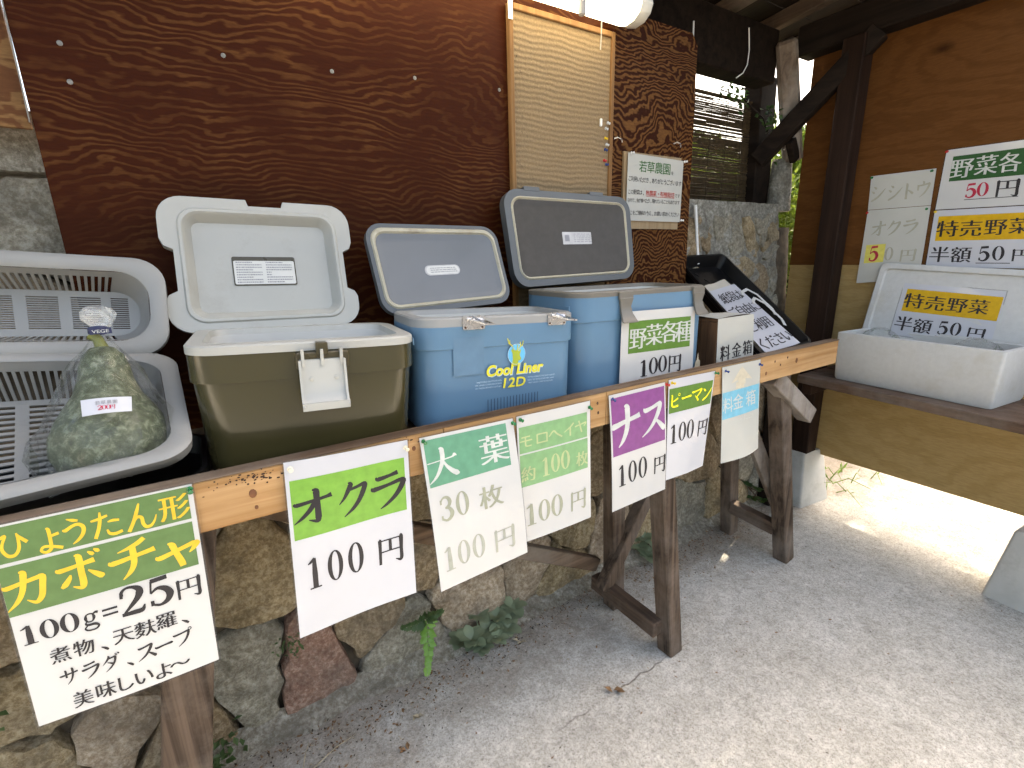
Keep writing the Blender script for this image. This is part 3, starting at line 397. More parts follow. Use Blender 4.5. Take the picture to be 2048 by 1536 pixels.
def make_sign(key, name, label, cat, group, paper='paper', curl=None, pins=(), border=True, heavy=True, corners=None, small=False):
    S = SIGNS[key]; fm = quadmap(corners or S['c'], curl)
    t = thing(name, label, cat, fm(.5, 0), group)
    mb = MB(); sheet(mb, fm); mb.build('sheet', paper, t, smooth=60)
    if border:
        e = .012; f = e * S['w'] / S['h']; m = MB(); N = 12
        ring = lambda a: [(i / N * (1 + 2 * a) - a, -a * S['w'] / S['h']) for i in range(N)] + [(1 + a, i / N * (1 + 2 * a * S['w'] / S['h']) - a * S['w'] / S['h']) for i in range(N)] + \
            [(1 + a - i / N * (1 + 2 * a), 1 + a * S['w'] / S['h']) for i in range(N)] + [(-a, 1 + a * S['w'] / S['h'] - i / N * (1 + 2 * a * S['w'] / S['h'])) for i in range(N)]
        A = ring(0.001); B = ring(e); n = len(A); m.add([fm(u, v, -.0003) for u, v in A + B], [(i, (i + 1) % n, n + (i + 1) % n, n + i) for i in range(n)])
        m.build('clear_border', 'laminate_edge', t)
    groups = {}; rects = {}
    for e in S['e']:
        if e[0] == 'R': rects.setdefault(e[5], []).append(e[1:5])
        else: groups.setdefault(e[6], []).append(e[1:6])
    for c, rs in rects.items():
        for (u0, v0, u1, v1) in rs:
            mb = MB(); mb.grid(lambda a, b: fm(u0 + (u1 - u0) * a, v0 + (v1 - v0) * b, .0003), 8, 6)
            mb.build('underline' if v1 - v0 < .02 else ('sticky_note' if c == 'note' else 'colour_band'), 'print_' + c, t)
    for c, gs in groups.items():
        if small:                                        # print too fine to pick apart
            mb = MB()
            for (ch, cu, cv, w, h) in gs: put_text(mb, fm, ch, cu, cv, w, h, .0006, heavy)
            o = mb.build('lettering', 'print_' + c, t); o['kind'] = 'stuff'
        else:
            for (ch, cu, cv, w, h) in gs:
                mb = MB(); put_text(mb, fm, ch, cu, cv, w, h, .0006, heavy); mb.build('arrow' if ch == '矢' else 'letter', 'print_' + c, t)
    for (u, v, col) in pins: pin(fm, u, v, col, t)
    return t, fm
# ================================================================== THE SETTING
# ---- concrete floor
def concrete_floor():
    m, n, l, b = _new('concrete_floor'); co = _coords(n, l); x, y, z = _xyz(n, l, co)
    big = _noise(n, l, co, 1.7, 6, .6); mid = _noise(n, l, co, 9, 7, .65); fine = _noise(n, l, co, 260, 4, .7); sp = _noise(n, l, co, 75, 5, .75)
    col = _ramp(n, l, mid, [(.28, (.455, .443, .405)), (.72, (.61, .60, .565))])
    col = _mix(n, l, _ramp(n, l, big, [(.35, (.0,) * 3), (.7, (.5,) * 3)]), col, (.36, .345, .31))
    col = _mix(n, l, _ramp(n, l, fine, [(.34, (.7,) * 3), (.46, (0,) * 3)]), col, (.20, .18, .15))
    col = _mix(n, l, _ramp(n, l, sp, [(.62, (0,) * 3), (.72, (.55,) * 3)]), col, (.10, .088, .07))
    gr = _noise(n, l, co, 150, 5, .8); col = _mix(n, l, 1.0, col, _ramp(n, l, gr, [(.32, (.50, .49, .47)), (.5, (.95,) * 3), (.68, (1.28, 1.28, 1.27))]), 'MULTIPLY')
    gr2 = _noise(n, l, co, 36, 5, .7); col = _mix(n, l, 1.0, col, _ramp(n, l, gr2, [(.3, (.82, .81, .79)), (.7, (1.1, 1.1, 1.09))]), 'MULTIPLY')
    # leaf mould and soil washed against the foot of the stone wall
    dm = _noise(n, l, co, 5, 8, .72); dm = _math(n, l, 'ADD', _math(n, l, 'MULTIPLY', dm, 2.2), _math(n, l, 'MULTIPLY', y, 2.6))
    dm = _ramp(n, l, _math(n, l, 'SUBTRACT', dm, 3.66), [(0, (0,) * 3), (.7, (.62,) * 3)])
    grain = _ramp(n, l, _noise(n, l, co, 110, 5, .8), [(.3, (.07, .045, .025)), (.52, (.19, .14, .09)), (.72, (.36, .31, .24))])
    col = _mix(n, l, dm, col, grain)
    # casting joint that has opened into a crack, running along the bench front
    jy = _math(n, l, 'ADD', y, _math(n, l, 'MULTIPLY', _noise(n, l, co, 14, 4), .05)); jd = _math(n, l, 'ABSOLUTE', _math(n, l, 'SUBTRACT', jy, .872))
    jm = _ramp(n, l, jd, [(.0, (.8,) * 3), (.0042, (0,) * 3)]); jx = _ramp(n, l, _noise(n, l, co, 6, 3), [(.35, (0,) * 3), (.5, (1,) * 3)])
    jw = _ramp(n, l, _math(n, l, 'MULTIPLY', x, .5), [(.0, (.1,) * 3), (.3, (.3,) * 3), (.42, (1,) * 3), (.58, (1,) * 3), (.62, (0,) * 3)])
    jm = _mix(n, l, 1.0, _mix(n, l, 1.0, jm, jx, 'MULTIPLY'), jw, 'MULTIPLY')
    col = _mix(n, l, jm, col, (.10, .08, .06))
    l.new(col, b.inputs['Base Color']); b.inputs['Roughness'].default_value = .9; b.inputs['Specular IOR Level'].default_value = .25
    hgt = _math(n, l, 'ADD', _math(n, l, 'MULTIPLY', fine, .6), _math(n, l, 'ADD', sp, _math(n, l, 'MULTIPLY', jm, -2.0)))
    _bump(n, l, b, hgt, .55, .003)
concrete_floor()
mb = MB(); mb.grid(lambda u, v: (-4 + 10 * u, -5 + 9 * v, GZ), 10, 9)
for (x0, x1, y0, y1) in ((-400, -4, -400, 400), (6, 400, -400, 400), (-4, 6, -400, -5), (-4, 6, 4, 400)): mb.add([(x0, y0, GZ), (x1, y0, GZ), (x1, y1, GZ), (x0, y1, GZ)], [(0, 1, 2, 3)])
g = mb.build('ground', 'concrete_floor'); g['kind'] = 'structure'
plain('asphalt', (.045, .045, .047), .9, .25, 40, bump=.5, bscale=200)     # unseen dark lane in front, added to cut light bounced onto the stand
mb = MB(); mb.add([(-400, -400, GZ + .004), (400, -400, GZ + .004), (400, -1.15, GZ + .004), (-400, -1.15, GZ + .004)], [(0, 1, 2, 3)]); o = mb.build('unseen_dark_road', 'asphalt'); o['kind'] = 'structure'

# ---- retaining wall of rubble stone
def stone_mat(name, a, b_, c, moss=.0):
    m, n, l, b = _new(name); co = _coords(n, l)
    f1 = _noise(n, l, co, 13, 8, .72, .5); f2 = _noise(n, l, co, 75, 6, .75); f3 = _noise(n, l, co, 4, 5, .6); f4 = _noise(n, l, co, 190, 3, .7)
    col = _ramp(n, l, f2, [(.41, a), (.5, b_), (.59, c)])
    col = _mix(n, l, _ramp(n, l, f1, [(.40, (0,) * 3), (.68, (.85,) * 3)]), col, tuple(x * .45 for x in a))
    col = _mix(n, l, _ramp(n, l, f3, [(.46, (0,) * 3), (.72, (.5,) * 3)]), col, (.14, .13, .11))
    col = _mix(n, l, _ramp(n, l, f4, [(.62, (0,) * 3), (.72, (.6,) * 3)]), col, (.42, .38, .30))
    if moss: col = _mix(n, l, _ramp(n, l, _noise(n, l, co, 9, 6, .7), [(.58, (0,) * 3), (.72, (moss,) * 3)]), col, (.03, .06, .015))
    l.new(col, b.inputs['Base Color']); b.inputs['Roughness'].default_value = .92; b.inputs['Specular IOR Level'].default_value = .2
    _bump(n, l, b, _math(n, l, 'ADD', f2, _math(n, l, 'MULTIPLY', f1, 1.5)), 1.0, .009)
stone_mat('stone_tan', (0.3, 0.22, 0.12), (0.44, 0.335, 0.195), (0.58, 0.47, 0.31), 0.12)
stone_mat('stone_buff', (0.34, 0.25, 0.165), (0.48, 0.375, 0.26), (0.62, 0.51, 0.39), 0)
stone_mat('stone_grey', (0.26, 0.23, 0.17), (0.38, 0.345, 0.265), (0.5, 0.465, 0.38), 0.15)
stone_mat('stone_red', (0.28, 0.15, 0.105), (0.39, 0.23, 0.165), (0.53, 0.36, 0.28), 0.12)
stone_mat('stone_brown', (0.25, 0.175, 0.1), (0.37, 0.275, 0.165), (0.49, 0.38, 0.255), 0.15)
stone_mat('wall_mortar', (.26, .225, .17), (.37, .335, .27), (.50, .47, .40), .12)
stone_mat('mortar_pale', (.24, .225, .185), (.35, .335, .285), (.48, .465, .41), .1)
plain('joint_soil', (.085, .066, .045), .95, .5, 30, bump=.8)
def wallY(z): return 1.31 + .07 * (z + H)
def clip(poly, px, py, nx, ny):
    out = []
    for i in range(len(poly)):
        a, b_ = poly[i], poly[(i + 1) % len(poly)]; da = (a[0] - px) * nx + (a[1] - py) * ny; db = (b_[0] - px) * nx + (b_[1] - py) * ny
        if da <= 0: out.append(a)
        if (da < 0 < db) or (db < 0 < da): t = da / (da - db); out.append((a[0] + (b_[0] - a[0]) * t, a[1] + (b_[1] - a[1]) * t))
    return out
def stone_mesh(mb, poly, gap, proud, rnd, y0=0.0, jag=.012):
    cx = sum(p[0] for p in poly) / len(poly); cz = sum(p[1] for p in poly) / len(poly)
    per = []
    for i in range(len(poly)):
        a, b_ = poly[i], poly[(i + 1) % len(poly)]; L = math.hypot(b_[0] - a[0], b_[1] - a[1]); k = max(1, int(L / .028))
        for j in range(k): per.append((a[0] + (b_[0] - a[0]) * j / k, a[1] + (b_[1] - a[1]) * j / k))
    sm = []
    n = len(per)
    for i in range(n):                                   # soften the corners, then shrink by the joint width
        q = [per[(i + k) % n] for k in (-1, 0, 1)]; x = sum(p[0] for p in q) / 3 + jag * noise.noise(Vector((per[i][0] * 22, per[i][1] * 22, rnd + 5))); z = sum(p[1] for p in q) / 3 + jag * noise.noise(Vector((per[i][0] * 22, per[i][1] * 22, rnd + 9)))
        d = math.hypot(x - cx, z - cz) or 1; s = max(.2, (d - gap * (1 + .8 * noise.noise(Vector((x * 14, z * 14, rnd))))) / d)
        sm.append((cx + (x - cx) * s, cz + (z - cz) * s))
    loops = []
    for (ins, dep) in ((1.0, .055), (1.0, -proud * .35), (.965, -proud * .8), (.80, -proud * .95), (.5, -proud * 1.0), (.2, -proud)):
        lp = []
        for (x, z) in sm:
            X = cx + (x - cx) * ins; Z = cz + (z - cz) * ins
            e = noise.noise(Vector((X * 9, Z * 9, rnd))) * .016 + noise.noise(Vector((X * 30, Z * 30, rnd))) * .007
            lp.append((X, wallY(Z) + y0 + dep + (e if dep < .05 else 0), Z))
        loops.append(lp)
    mb.loft(loops, False, True)
def cells(seeds, x0, x1, z0, z1):
    out = []
    for i, (sx, sz) in enumerate(seeds):
        poly = [(x0, z0), (x1, z0), (x1, z1), (x0, z1)]
        for j, (ox, oz) in enumerate(seeds):
            if i != j and poly: dx, dz = ox - sx, oz - sz; poly = clip(poly, sx + dx / 2, sz + dz / 2, dx, dz)
        out.append(poly)
    return out
wall = thing('stone_wall', 'rubble stone retaining wall running behind and under the timber bench', 'wall', (1.0, 1.4, GZ))
LOW = [(.005, -.804, 'stone_tan'), (-.064, -1.097, 'stone_grey'), (.118, -1.13, 'stone_red'), (.262, -1.085, 'stone_brown'), (.632, -1.11, 'stone_buff'), (.487, -.903, 'stone_brown'), (.37, -1.21, 'stone_grey'),
       (1.001, -1.19, 'stone_tan'), (.90, -1.13, 'stone_buff'), (1.096, -1.02, 'stone_tan'), (1.225, -.816, 'stone_brown'), (1.30, -1.08, 'stone_buff'), (1.508, -1.08, 'stone_tan'), (1.84, -.905, 'stone_brown'), (1.78, -1.17, 'stone_grey'),
       (2.202, -.985, 'stone_grey'), (2.409, -.759, 'stone_brown'), (2.45, -1.12, 'stone_grey'), (2.05, -1.2, 'stone_tan'), (1.55, -.84, 'stone_tan'), (2.06, -.78, 'stone_brown'),
       (-.469, -.931, 'stone_tan'), (-.33, -1.10, 'stone_buff'), (-.22, -1.17, 'stone_brown'), (-.47, -.764, 'stone_brown'), (-.25, -.90, 'stone_tan'), (-.50, -1.13, 'stone_tan'), (.518, -.72, 'stone_tan'),
       (.254, -.836, 'stone_brown'), (.771, -.926, 'stone_tan'), (.91, -.72, 'stone_brown'), (.70, -.70, 'stone_grey'), (.2, -.62, 'stone_tan'), (1.1, -.62, 'stone_tan'), (1.5, -.6, 'stone_grey'), (1.85, -.62, 'stone_tan'),
       (-.2, -.62, 'stone_grey'), (-.72, -.85, 'stone_grey'), (-.75, -1.15, 'stone_tan'), (-.6, -.6, 'stone_tan'), (2.3, -.55, 'stone_grey'), (-.95, -1.0, 'stone_brown')]
pol = cells([(a, b_) for a, b_, c in LOW], -1.1, 2.6, GZ + .015, -.42)
for i, p in enumerate(pol):
    if len(p) < 3: continue
    mb = MB(); stone_mesh(mb, p, .0035, .016 + .022 * random.random(), i * 3.1, 0, .022); mb.build('stone', LOW[i][2], wall, smooth=50)
UP = [(1.80, .06), (1.875, .075), (1.985, .085), (2.11, .05), (2.20, .075), (2.29, .12), (2.40, .07), (2.43, .0), (1.86, -.10), (2.005, -.125), (2.14, -.10), (2.326, -.16), (2.42, -.12), (1.9, -.28), (2.1, -.30), (2.3, -.34), (2.42, -.30)]
pol = cells(UP, 1.70, 2.45, -.42, .165)
for i, p in enumerate(pol):
    mb = MB(); stone_mesh(mb, p, .013, .004, 50 + i * 2.7, -.012, .03); mb.build('stone', random.choice(['stone_grey', 'stone_brown', 'stone_grey', 'stone_tan']), wall, smooth=50)
LEFT = [(-.27, .06), (-.42, .10), (-.33, -.07), (-.5, -.05), (-.62, .08)]
pol = cells(LEFT, -.75, -.17, -.2, .185)
for i, p in enumerate(pol):
    mb = MB(); stone_mesh(mb, p, .005, .03, 90 + i * 2.1); mb.build('stone', random.choice(['stone_grey', 'stone_brown']), wall, smooth=50)
mb = MB()                                                # the earth-filled core that shows dark in the joints
mb.grid(lambda u, v: (-1.6 + 4.2 * u, wallY(GZ + 1.40 * v) + .022 + .01 * noise.noise(Vector((u * 40, v * 20, 3))), GZ + 1.40 * v), 80, 30)
mb.build('core', 'joint_soil', wall, smooth=60)
def mort(u, v):
    x = 1.70 + .86 * u; z = -.45 + .665 * v; cu_ = max(0, u - .84) / .16
    return (x, wallY(z) - .010 + .012 * noise.noise(Vector((x * 11, z * 11, 5))) + .006 * noise.noise(Vector((x * 31, z * 31, 2))) + .20 * cu_ ** 2.2 + .02 * cu_ * noise.noise(Vector((x * 17, z * 13, 6))), z)
mb = MB(); mb.grid(mort, 60, 44); mb.build('mortar', 'mortar_pale', wall, smooth=60)
mb = MB()                                                # end of the wall, catching the sun from outside
mb.grid(lambda u, v: (2.555 + .015 * noise.noise(Vector((u * 7, v * 9, 8))) + .008 * noise.noise(Vector((u * 25, v * 25, 1))), wallY(GZ + 1.505 * v) + .17 + .24 * u, GZ + 1.505 * v), 16, 40)
mb.grid(lambda u, v: (1.70 + .86 * u, wallY(.215) - .008 + .36 * v + .16 * (max(0, u - .84) / .16) ** 2.2 * (1 - v), .215 + .006 * noise.noise(Vector((u * 30, v * 12, 4)))), 40, 10)
mb.build('wall_end', 'mortar_pale', wall, smooth=60)
def skirt(u, v):                                         # rough mortar haunch where the wall meets the floor
    x = -1.2 + 3.8 * u; nn = noise.noise(Vector((x * 7, 1, 0))); n2 = noise.noise(Vector((x * 23, v * 3, 4)))
    y0 = wallY(GZ) - .035; ww = .075 + .03 * nn; hh = .055 + .03 * noise.noise(Vector((x * 5, 9, 0)))
    return (x, y0 + .03 - ww * v + .01 * n2, GZ - .002 + max(0, hh * (1 - v) ** 1.6 + .010 * n2 * (1 - v)))
mb = MB(); mb.grid(skirt, 190, 8); mb.build('mortar_haunch', 'wall_mortar', wall, smooth=60)
mb = MB()
for (x, z, w, h) in ((-.28, .245, .20, .115), (-.4825, .245, .20, .115)):
    mb.box(x - w / 2, x + w / 2, wallY(z) - .02, wallY(z) + .2, z - h / 2, z + h / 2)
mb.build('coping', 'mortar_pale', wall, bevel=.008, seg=2)

# ---- raised garden behind the wall, hedge and garden tree beyond
plain('garden_soil', (.06, .045, .028), .95, .4, 9, bump=.6)
mb = MB(); mb.grid(lambda u, v: (-8 + 10.6 * u, 1.76 + 9 * v, .16 + .03 * noise.noise(Vector((u * 20, v * 20, 1)))), 30, 20)
o = mb.build('garden_bank', 'garden_soil'); o['kind'] = 'structure'
def leaf_mat(name, a, b_, tr=.35):
    m, n, l, b = _new(name); co = _coords(n, l); f = _noise(n, l, co, 8, 3)
    l.new(_ramp(n, l, f, [(.3, a), (.7, b_)]), b.inputs['Base Color']); b.inputs['Roughness'].default_value = .45
    t = n.new('ShaderNodeBsdfTranslucent'); l.new(_ramp(n, l, f, [(.3, tuple(x * 1.5 for x in a)), (.7, tuple(x * 1.6 for x in b_))]), t.inputs[0])
    mx = n.new('ShaderNodeMixShader'); mx.inputs[0].default_value = tr; l.new(b.outputs[0], mx.inputs[1]); l.new(t.outputs[0], mx.inputs[2])
    l.new(mx.outputs[0], [x for x in n if x.type == 'OUTPUT_MATERIAL'][0].inputs[0])
leaf_mat('leaf_hedge', (.07, .13, .015), (.17, .23, .03)); leaf_mat('leaf_dark', (.05, .10, .035), (.11, .17, .06)); leaf_mat('leaf_ivy', (.03, .07, .02), (.07, .13, .03), .25)
leaf_mat('leaf_succulent', (.15, .20, .115), (.27, .32, .20), .1); leaf_mat('leaf_fern', (.12, .27, .04), (.24, .42, .08), .2); leaf_mat('leaf_weed', (.10, .20, .03), (.22, .33, .06), .3)
def leaf(mb, p, d, w, L, up=None, fold=.15, mi=0):
    d = d.normalized(); s = d.cross(up or Vector((random.uniform(-1, 1), random.uniform(-1, 1), 1))).normalized(); nn = s.cross(d)
    a = p; b_ = p + d * L * .45 + s * w / 2 + nn * w * fold; c = p + d * L; e = p + d * L * .45 - s * w / 2 + nn * w * fold; m = p + d * L * .5
    mb.add([a, b_, c, e, m], [(0, 1, 4), (1, 2, 4), (2, 3, 4), (3, 0, 4)], mi)
def bush(name, label, cat, ctr, rad, n, mat, size, group=None):
    t = thing(name, label, cat, (ctr[0], ctr[1], ctr[2] - rad[2]), group); mb = MB(); C = Vector(ctr)
    for i in range(n):
        while True:
            q = Vector((random.uniform(-1, 1), random.uniform(-1, 1), random.uniform(-1, 1)))
            if .25 < q.length < 1: break
        k = noise.noise(q * 2.3 + C) * .35 + .85; p = C + Vector((q.x * rad[0], q.y * rad[1], q.z * rad[2])) * k
        leaf(mb, p, q + Vector((random.uniform(-1, 1), random.uniform(-1, 1), random.uniform(-.8, .6))), size * random.uniform(.4, .6), size * random.uniform(.7, 1.2))
    mb.build('foliage', mat, t)
    mb = MB()
    for i in range(9):
        a = random.uniform(0, 6.28); e = C + Vector((math.cos(a) * rad[0] * .6, math.sin(a) * rad[1] * .6, random.uniform(.0, .6) * rad[2])); b0 = Vector((C.x + .06 * math.cos(a), C.y + .06 * math.sin(a), C.z - rad[2]))
        mb.tube([b0, (b0 + e) / 2 + Vector((0, 0, .08)), e], [.018, .012, .005], 6)
    mb.build('stems', 'timber_dark', t)
    return t
wood('timber_dark', (.009, .006, .0045), (.026, .017, .012), 'Y', 30, 1.5)
bush('garden_shrub', 'bright green sunlit hedge shrub seen through the slit beside the orange panel', 'shrub', (4.5, 2.5, .0), (.9, .6, 1.12), 9500, 'leaf_hedge', .11, 'shrubs behind the stand')
bush('garden_shrub', 'small leafy shrub just outside the slit, its leaves against the wall end', 'shrub', (3.08, 1.72, .02), (.30, .20, .46), 2600, 'leaf_hedge', .05, 'shrubs behind the stand')
bush('garden_shrub', 'green shrub hidden behind the reed screen, only glints showing', 'shrub', (2.75, 2.15, .36), (1.0, .30, .33), 5200, 'leaf_hedge', .08, 'shrubs behind the stand')

GT = thing('garden_tree', 'tall leafy garden tree beyond the right wall, dappling the light', 'tree', (7.0, 2.9, GZ))
mb = MB(); mb.tube([(7.0, 2.9, GZ), (6.95, 2.85, .6), (6.8, 2.7, 2.6), (6.65, 2.5, 4.6)], [.14, .12, .085, .04], 9)
for i in range(20):
    a = random.uniform(0, 6.3); s0 = Vector((6.75, 2.65, random.uniform(2.8, 4.6))); e = s0 + Vector((math.cos(a) * 1.4, math.sin(a) * 1.4, random.uniform(.2, 1.0))); mb.tube([s0, (s0 + e) / 2 + Vector((0, 0, .15)), e], [.04, .022, .008], 6)
mb.build('trunk', 'timber_dark', GT, smooth=50)
mb = MB()
for i in range(3300):
    while True:
        q = Vector((random.uniform(-1, 1), random.uniform(-1, 1), random.uniform(-1, 1)))
        if q.length < 1 and noise.noise(q * 2.6 + Vector((3, 1, 7))) > -.10: break
    leaf(mb, Vector((6.65 + q.x * 2.0, 2.5 + q.y * 2.1, 4.9 + q.z * 1.2)), Vector((random.uniform(-1, 1), random.uniform(-1, 1), random.uniform(-.8, .3))), .08, .16)
mb.build('crown', 'leaf_hedge', GT)
# ---- back panel of dark red plywood, its screws, and the offcut left of it
plywood('ply_red', (.042, .0094, .0031), (.122, .048, .0155), 58, 3.9, 1.5, 2.3, .56, True, .5, .10)
plywood('ply_red_bold', (.034, .0080, .0030), (.19, .085, .028), 52, 4.8, 2.4, 2.6, .48, False, .5, .10, 4.0)
plywood('ply_tan', (.13, .055, .025), (.25, .14, .06), 26, 3.6, 2.2, 2.8, .5, False, .55, 0, 9.0)
wood('timber_frame', (.014, .007, .0045), (.038, .020, .013), 'Z', 34, 1.4, .7)
wood('timber_grey', (.10, .075, .058), (.26, .20, .155), 'Z', 40, 1.6, .8, grey=(.36, .33, .30))
wood('timber_weathered', (.034, .023, .016), (.140, .098, .070), 'Z', 44, 1.3, .8, grey=(.21, .17, .14), contrast=(.36, .62))
wood('timber_weathered_y', (.05, .034, .024), (.15, .10, .07), 'Y', 44, 1.5, .8, grey=(.18, .15, .125))
wood('timber_weathered_x', (.06, .038, .024), (.18, .12, .08), 'X', 44, 1.5, .8, grey=(.20, .17, .14))
wood('pine_orange', (.33, .175, .07), (.56, .35, .175), 'X', 30, 1.2, .6, .25)
YB = 1.30
plain('screw_dull', (.22, .21, .19), .5, .25, 60, metal=.6)
p = thing('plywood_sheet', 'tall dark red plywood panel on the wall behind the coolers', 'panel', (.7, YB, -.36))
mb = MB(); mb.box(-.213, 1.232, YB, YB + .012, -.37, 1.02); mb.build('veneer_board', 'ply_red', p)
mb = MB(); mb.add([(x, y, z) for y in (YB + .0005, YB + .0125) for x, z in ((1.2335, -.37), (1.655, -.37), (1.632, .71), (1.602, .745), (1.234, .745))],
                  [(0, 1, 2, 3, 4), (9, 8, 7, 6, 5), (0, 5, 6, 1), (1, 6, 7, 2), (2, 7, 8, 3), (3, 8, 9, 4), (4, 9, 5, 0)])
mb.build('veneer_board', 'ply_red_bold', p)
for (x, z) in ((-.148, .40), (-.146, .337), (.117, .425), (.339, .43), (.545, .447), (.797, .455), (.0, .80), (.4, .82)):
    mb = MB(); M = Matrix.Translation((x, YB, z)) @ Matrix.Rotation(R(90), 4, 'X')
    mb.lathe([(.0046, 0), (.0046, .0008), (.0030, .0014), (.0012, .0009)], 12, M); mb.build('screw', 'screw_dull', p, smooth=30)
mb = MB(); mb.beam((-.212, YB - .004, .48), (-.2165, YB - .004, .26), .0022, .002); mb.build('edge_strip', 'screw_dull', p)
q = tag(MB().box(-.9, -.221, 1.325, 1.337, .255, 1.02).build('plywood_sheet', 'ply_tan'), 'strip of tan grained plywood beside the red panel, far left', 'panel')
# ---- cork board in its frame
def cork_mat():
    m, n, l, b = _new('cork'); co = _coords(n, l); x, y, z = _xyz(n, l, co)
    f = _noise(n, l, co, 150, 5, .75); d = _noise(n, l, co, 60, 4, .8)
    wv = _math(n, l, 'SINE', _math(n, l, 'ADD', _math(n, l, 'MULTIPLY', z, 430), _math(n, l, 'MULTIPLY', _noise(n, l, co, 9, 3), 9)))
    col = _ramp(n, l, f, [(.3, (.185, .125, .068)), (.7, (.30, .215, .125))])
    col = _mix(n, l, _math(n, l, 'MULTIPLY_ADD', wv, .07), col, (.2, .14, .07)); col.node.inputs[0].links[0].from_node.inputs[2].default_value = .07
    dx = _ramp(n, l, x, [(.0, (0,) * 3), (.84, (.9,) * 3), (.90, (.25,) * 3), (1.0, (.1,) * 3)])
    sp = _mix(n, l, 1.0, _ramp(n, l, d, [(.60, (0,) * 3), (.68, (1,) * 3)]), dx, 'MULTIPLY')
    col = _mix(n, l, sp, col, (.06, .045, .03))
    l.new(col, b.inputs['Base Color']); b.inputs['Roughness'].default_value = .95
    _bump(n, l, b, _math(n, l, 'ADD', _math(n, l, 'MULTIPLY', wv, .5), f), .8, .002)
cork_mat(); wood('frame_oak', (.20, .10, .04), (.30, .17, .075), 'Z', 40, 2, .5, .15)
CB = thing('cork_board', 'tall framed cork board hanging under the strip lamp', 'cork board', (1.02, 1.285, -.1))
x0, x1, z0, z1 = .822, 1.216, -.19, .668
MB().box(x0 + .012, x1 - .012, 1.287, 1.298, z0 + .01, z1 - .01).build('cork_panel', 'cork', CB)
for (a, b_, c, d) in ((x0, x0 + .014, z0, z1), (x1 - .014, x1, z0, z1), (x0 + .0142, x1 - .0142, z1 - .016, z1), (x0 + .0142, x1 - .0142, z0, z0 + .016)):
    MB().box(a, b_, 1.279, 1.2975, c, d).build('frame_bar', 'frame_oak', CB, bevel=.002)
MB().box(x0 - .004, x0 + .010, 1.2765, 1.2785, .625, .672).build('corner_clip', 'pin_white', CB)
def wallpin(px, pz, col, label, kind='pin'):
    M = Matrix.Translation((px, 1.286, pz)) @ Vector((random.uniform(-.3, .1), -1, random.uniform(-.5, -.1))).to_track_quat('Z', 'Y').to_matrix().to_4x4()
    tag(pin_mb(M, col).build('push_pin', 'pin_' + col, smooth=40), label, 'pin', 'push pins down the right side of the cork board')
for a in ((1.196, .412, 'clear', 'clear push pin nearest the right frame of the cork board, topmost'), (1.188, .395, 'clear', 'clear push pin just above the yellow pin on the cork board'), (1.187, .366, 'yellow', 'yellow push pin in the cork board'),
          (1.193, .348, 'clear', 'clear push pin between the yellow and upper blue pins'), (1.187, .332, 'blue', 'upper blue push pin in the cork board, above the red one'), (1.184, .299, 'red', 'red push pin in the cork board'),
          (1.193, .287, 'blue', 'lower blue push pin in the cork board, below the red one')): wallpin(*a)
o = MB().box(1.160, 1.168, 1.278, 1.286, .397, .420).build('clip', 'pin_white', bevel=.002); tag(o, 'small white plastic clip on the cork board', 'clip')
# ---- strip lamp, lit
plain('lamp_white', (.72, .70, .62), .35, .05, 8, coat=.3); plain('lamp_grey', (.42, .40, .38), .4, .08, 12)
emit('lamp_glow', (1.0, .92, .72), 1.3)
LP = thing('strip_lamp', 'lit fluorescent strip lamp with pale end cap above the cork board', 'lamp', (.75, 1.24, .70))
MB().box(.18, 1.205, 1.205, 1.285, .7225, .775).build('housing', 'lamp_white', LP, bevel=.006, seg=2)
prof = [(1.262, .722), (1.262, .694), (1.245, .668), (1.215, .658), (1.185, .661), (1.162, .676), (1.153, .698), (1.160, .722)]
mb = MB(); mb.loft([[(x, y, z) for y, z in prof] for x in (.19, .7, 1.195)], True, True); mb.build('diffuser', 'lamp_glow', LP, smooth=40)
mb = MB(); cy, cz = 1.212, .705
mb.loft([[(x, cy + (y - cy) * s, cz + (z - cz) * s + .004) for y, z in prof + [(1.2, .775), (1.262, .775)]] for x, s in ((1.1955, 1.05), (1.235, 1.06), (1.243, .96))], True, True); mb.build('end_cap', 'lamp_white', LP, smooth=40, bevel=.002)
mb = MB(); mb.tube([(.985, 1.168, .664), (.985, 1.168, .626)], .010, 14); mb.build('switch', 'lamp_grey', LP, smooth=40, bevel=.002)
mb = MB(); mb.tube([(1.062, 1.175, .664), (1.062, 1.176, .59), (1.060, 1.176, .56)], .0016, 6); mb.build('pull_cord', 'pin_cream', LP)
# ---- notice on its backing board
wood('backing_wood', (.30, .21, .12), (.42, .31, .19), 'Z', 30, 2)
tag(MB().box(1.280, 1.571, 1.291, 1.2995, .086, .336).build('notice_backing', 'backing_wood'), 'thin pale wooden board behind the printed notice', 'board')
make_sign('notice', 'printed_notice', 'white printed notice with green heading and red underlined words beside the cork board', 'notice', None, 'paper_warm', None, ((.05, -.0, 'white'), (1.02, .01, 'white'), (1.02, .97, 'white')), False, False, None, True)
mb = MB(); mb.tube([(1.238, 1.297, .372), (1.248, 1.29, .375), (1.262, 1.288, .371), (1.268, 1.29, .362)], .0022, 6); tag(mb.build('wall_hook', 'steel', smooth=40), 'small bent wire hook above the printed notice, left one', 'hook', 'wire hooks above the notice')
mb = MB(); mb.tube([(1.530, 1.297, .382), (1.54, 1.29, .387), (1.556, 1.288, .383), (1.562, 1.29, .372)], .0022, 6); tag(mb.build('wall_hook', 'steel', smooth=40), 'small bent wire hook near the panel edge, right one', 'hook', 'wire hooks above the notice')
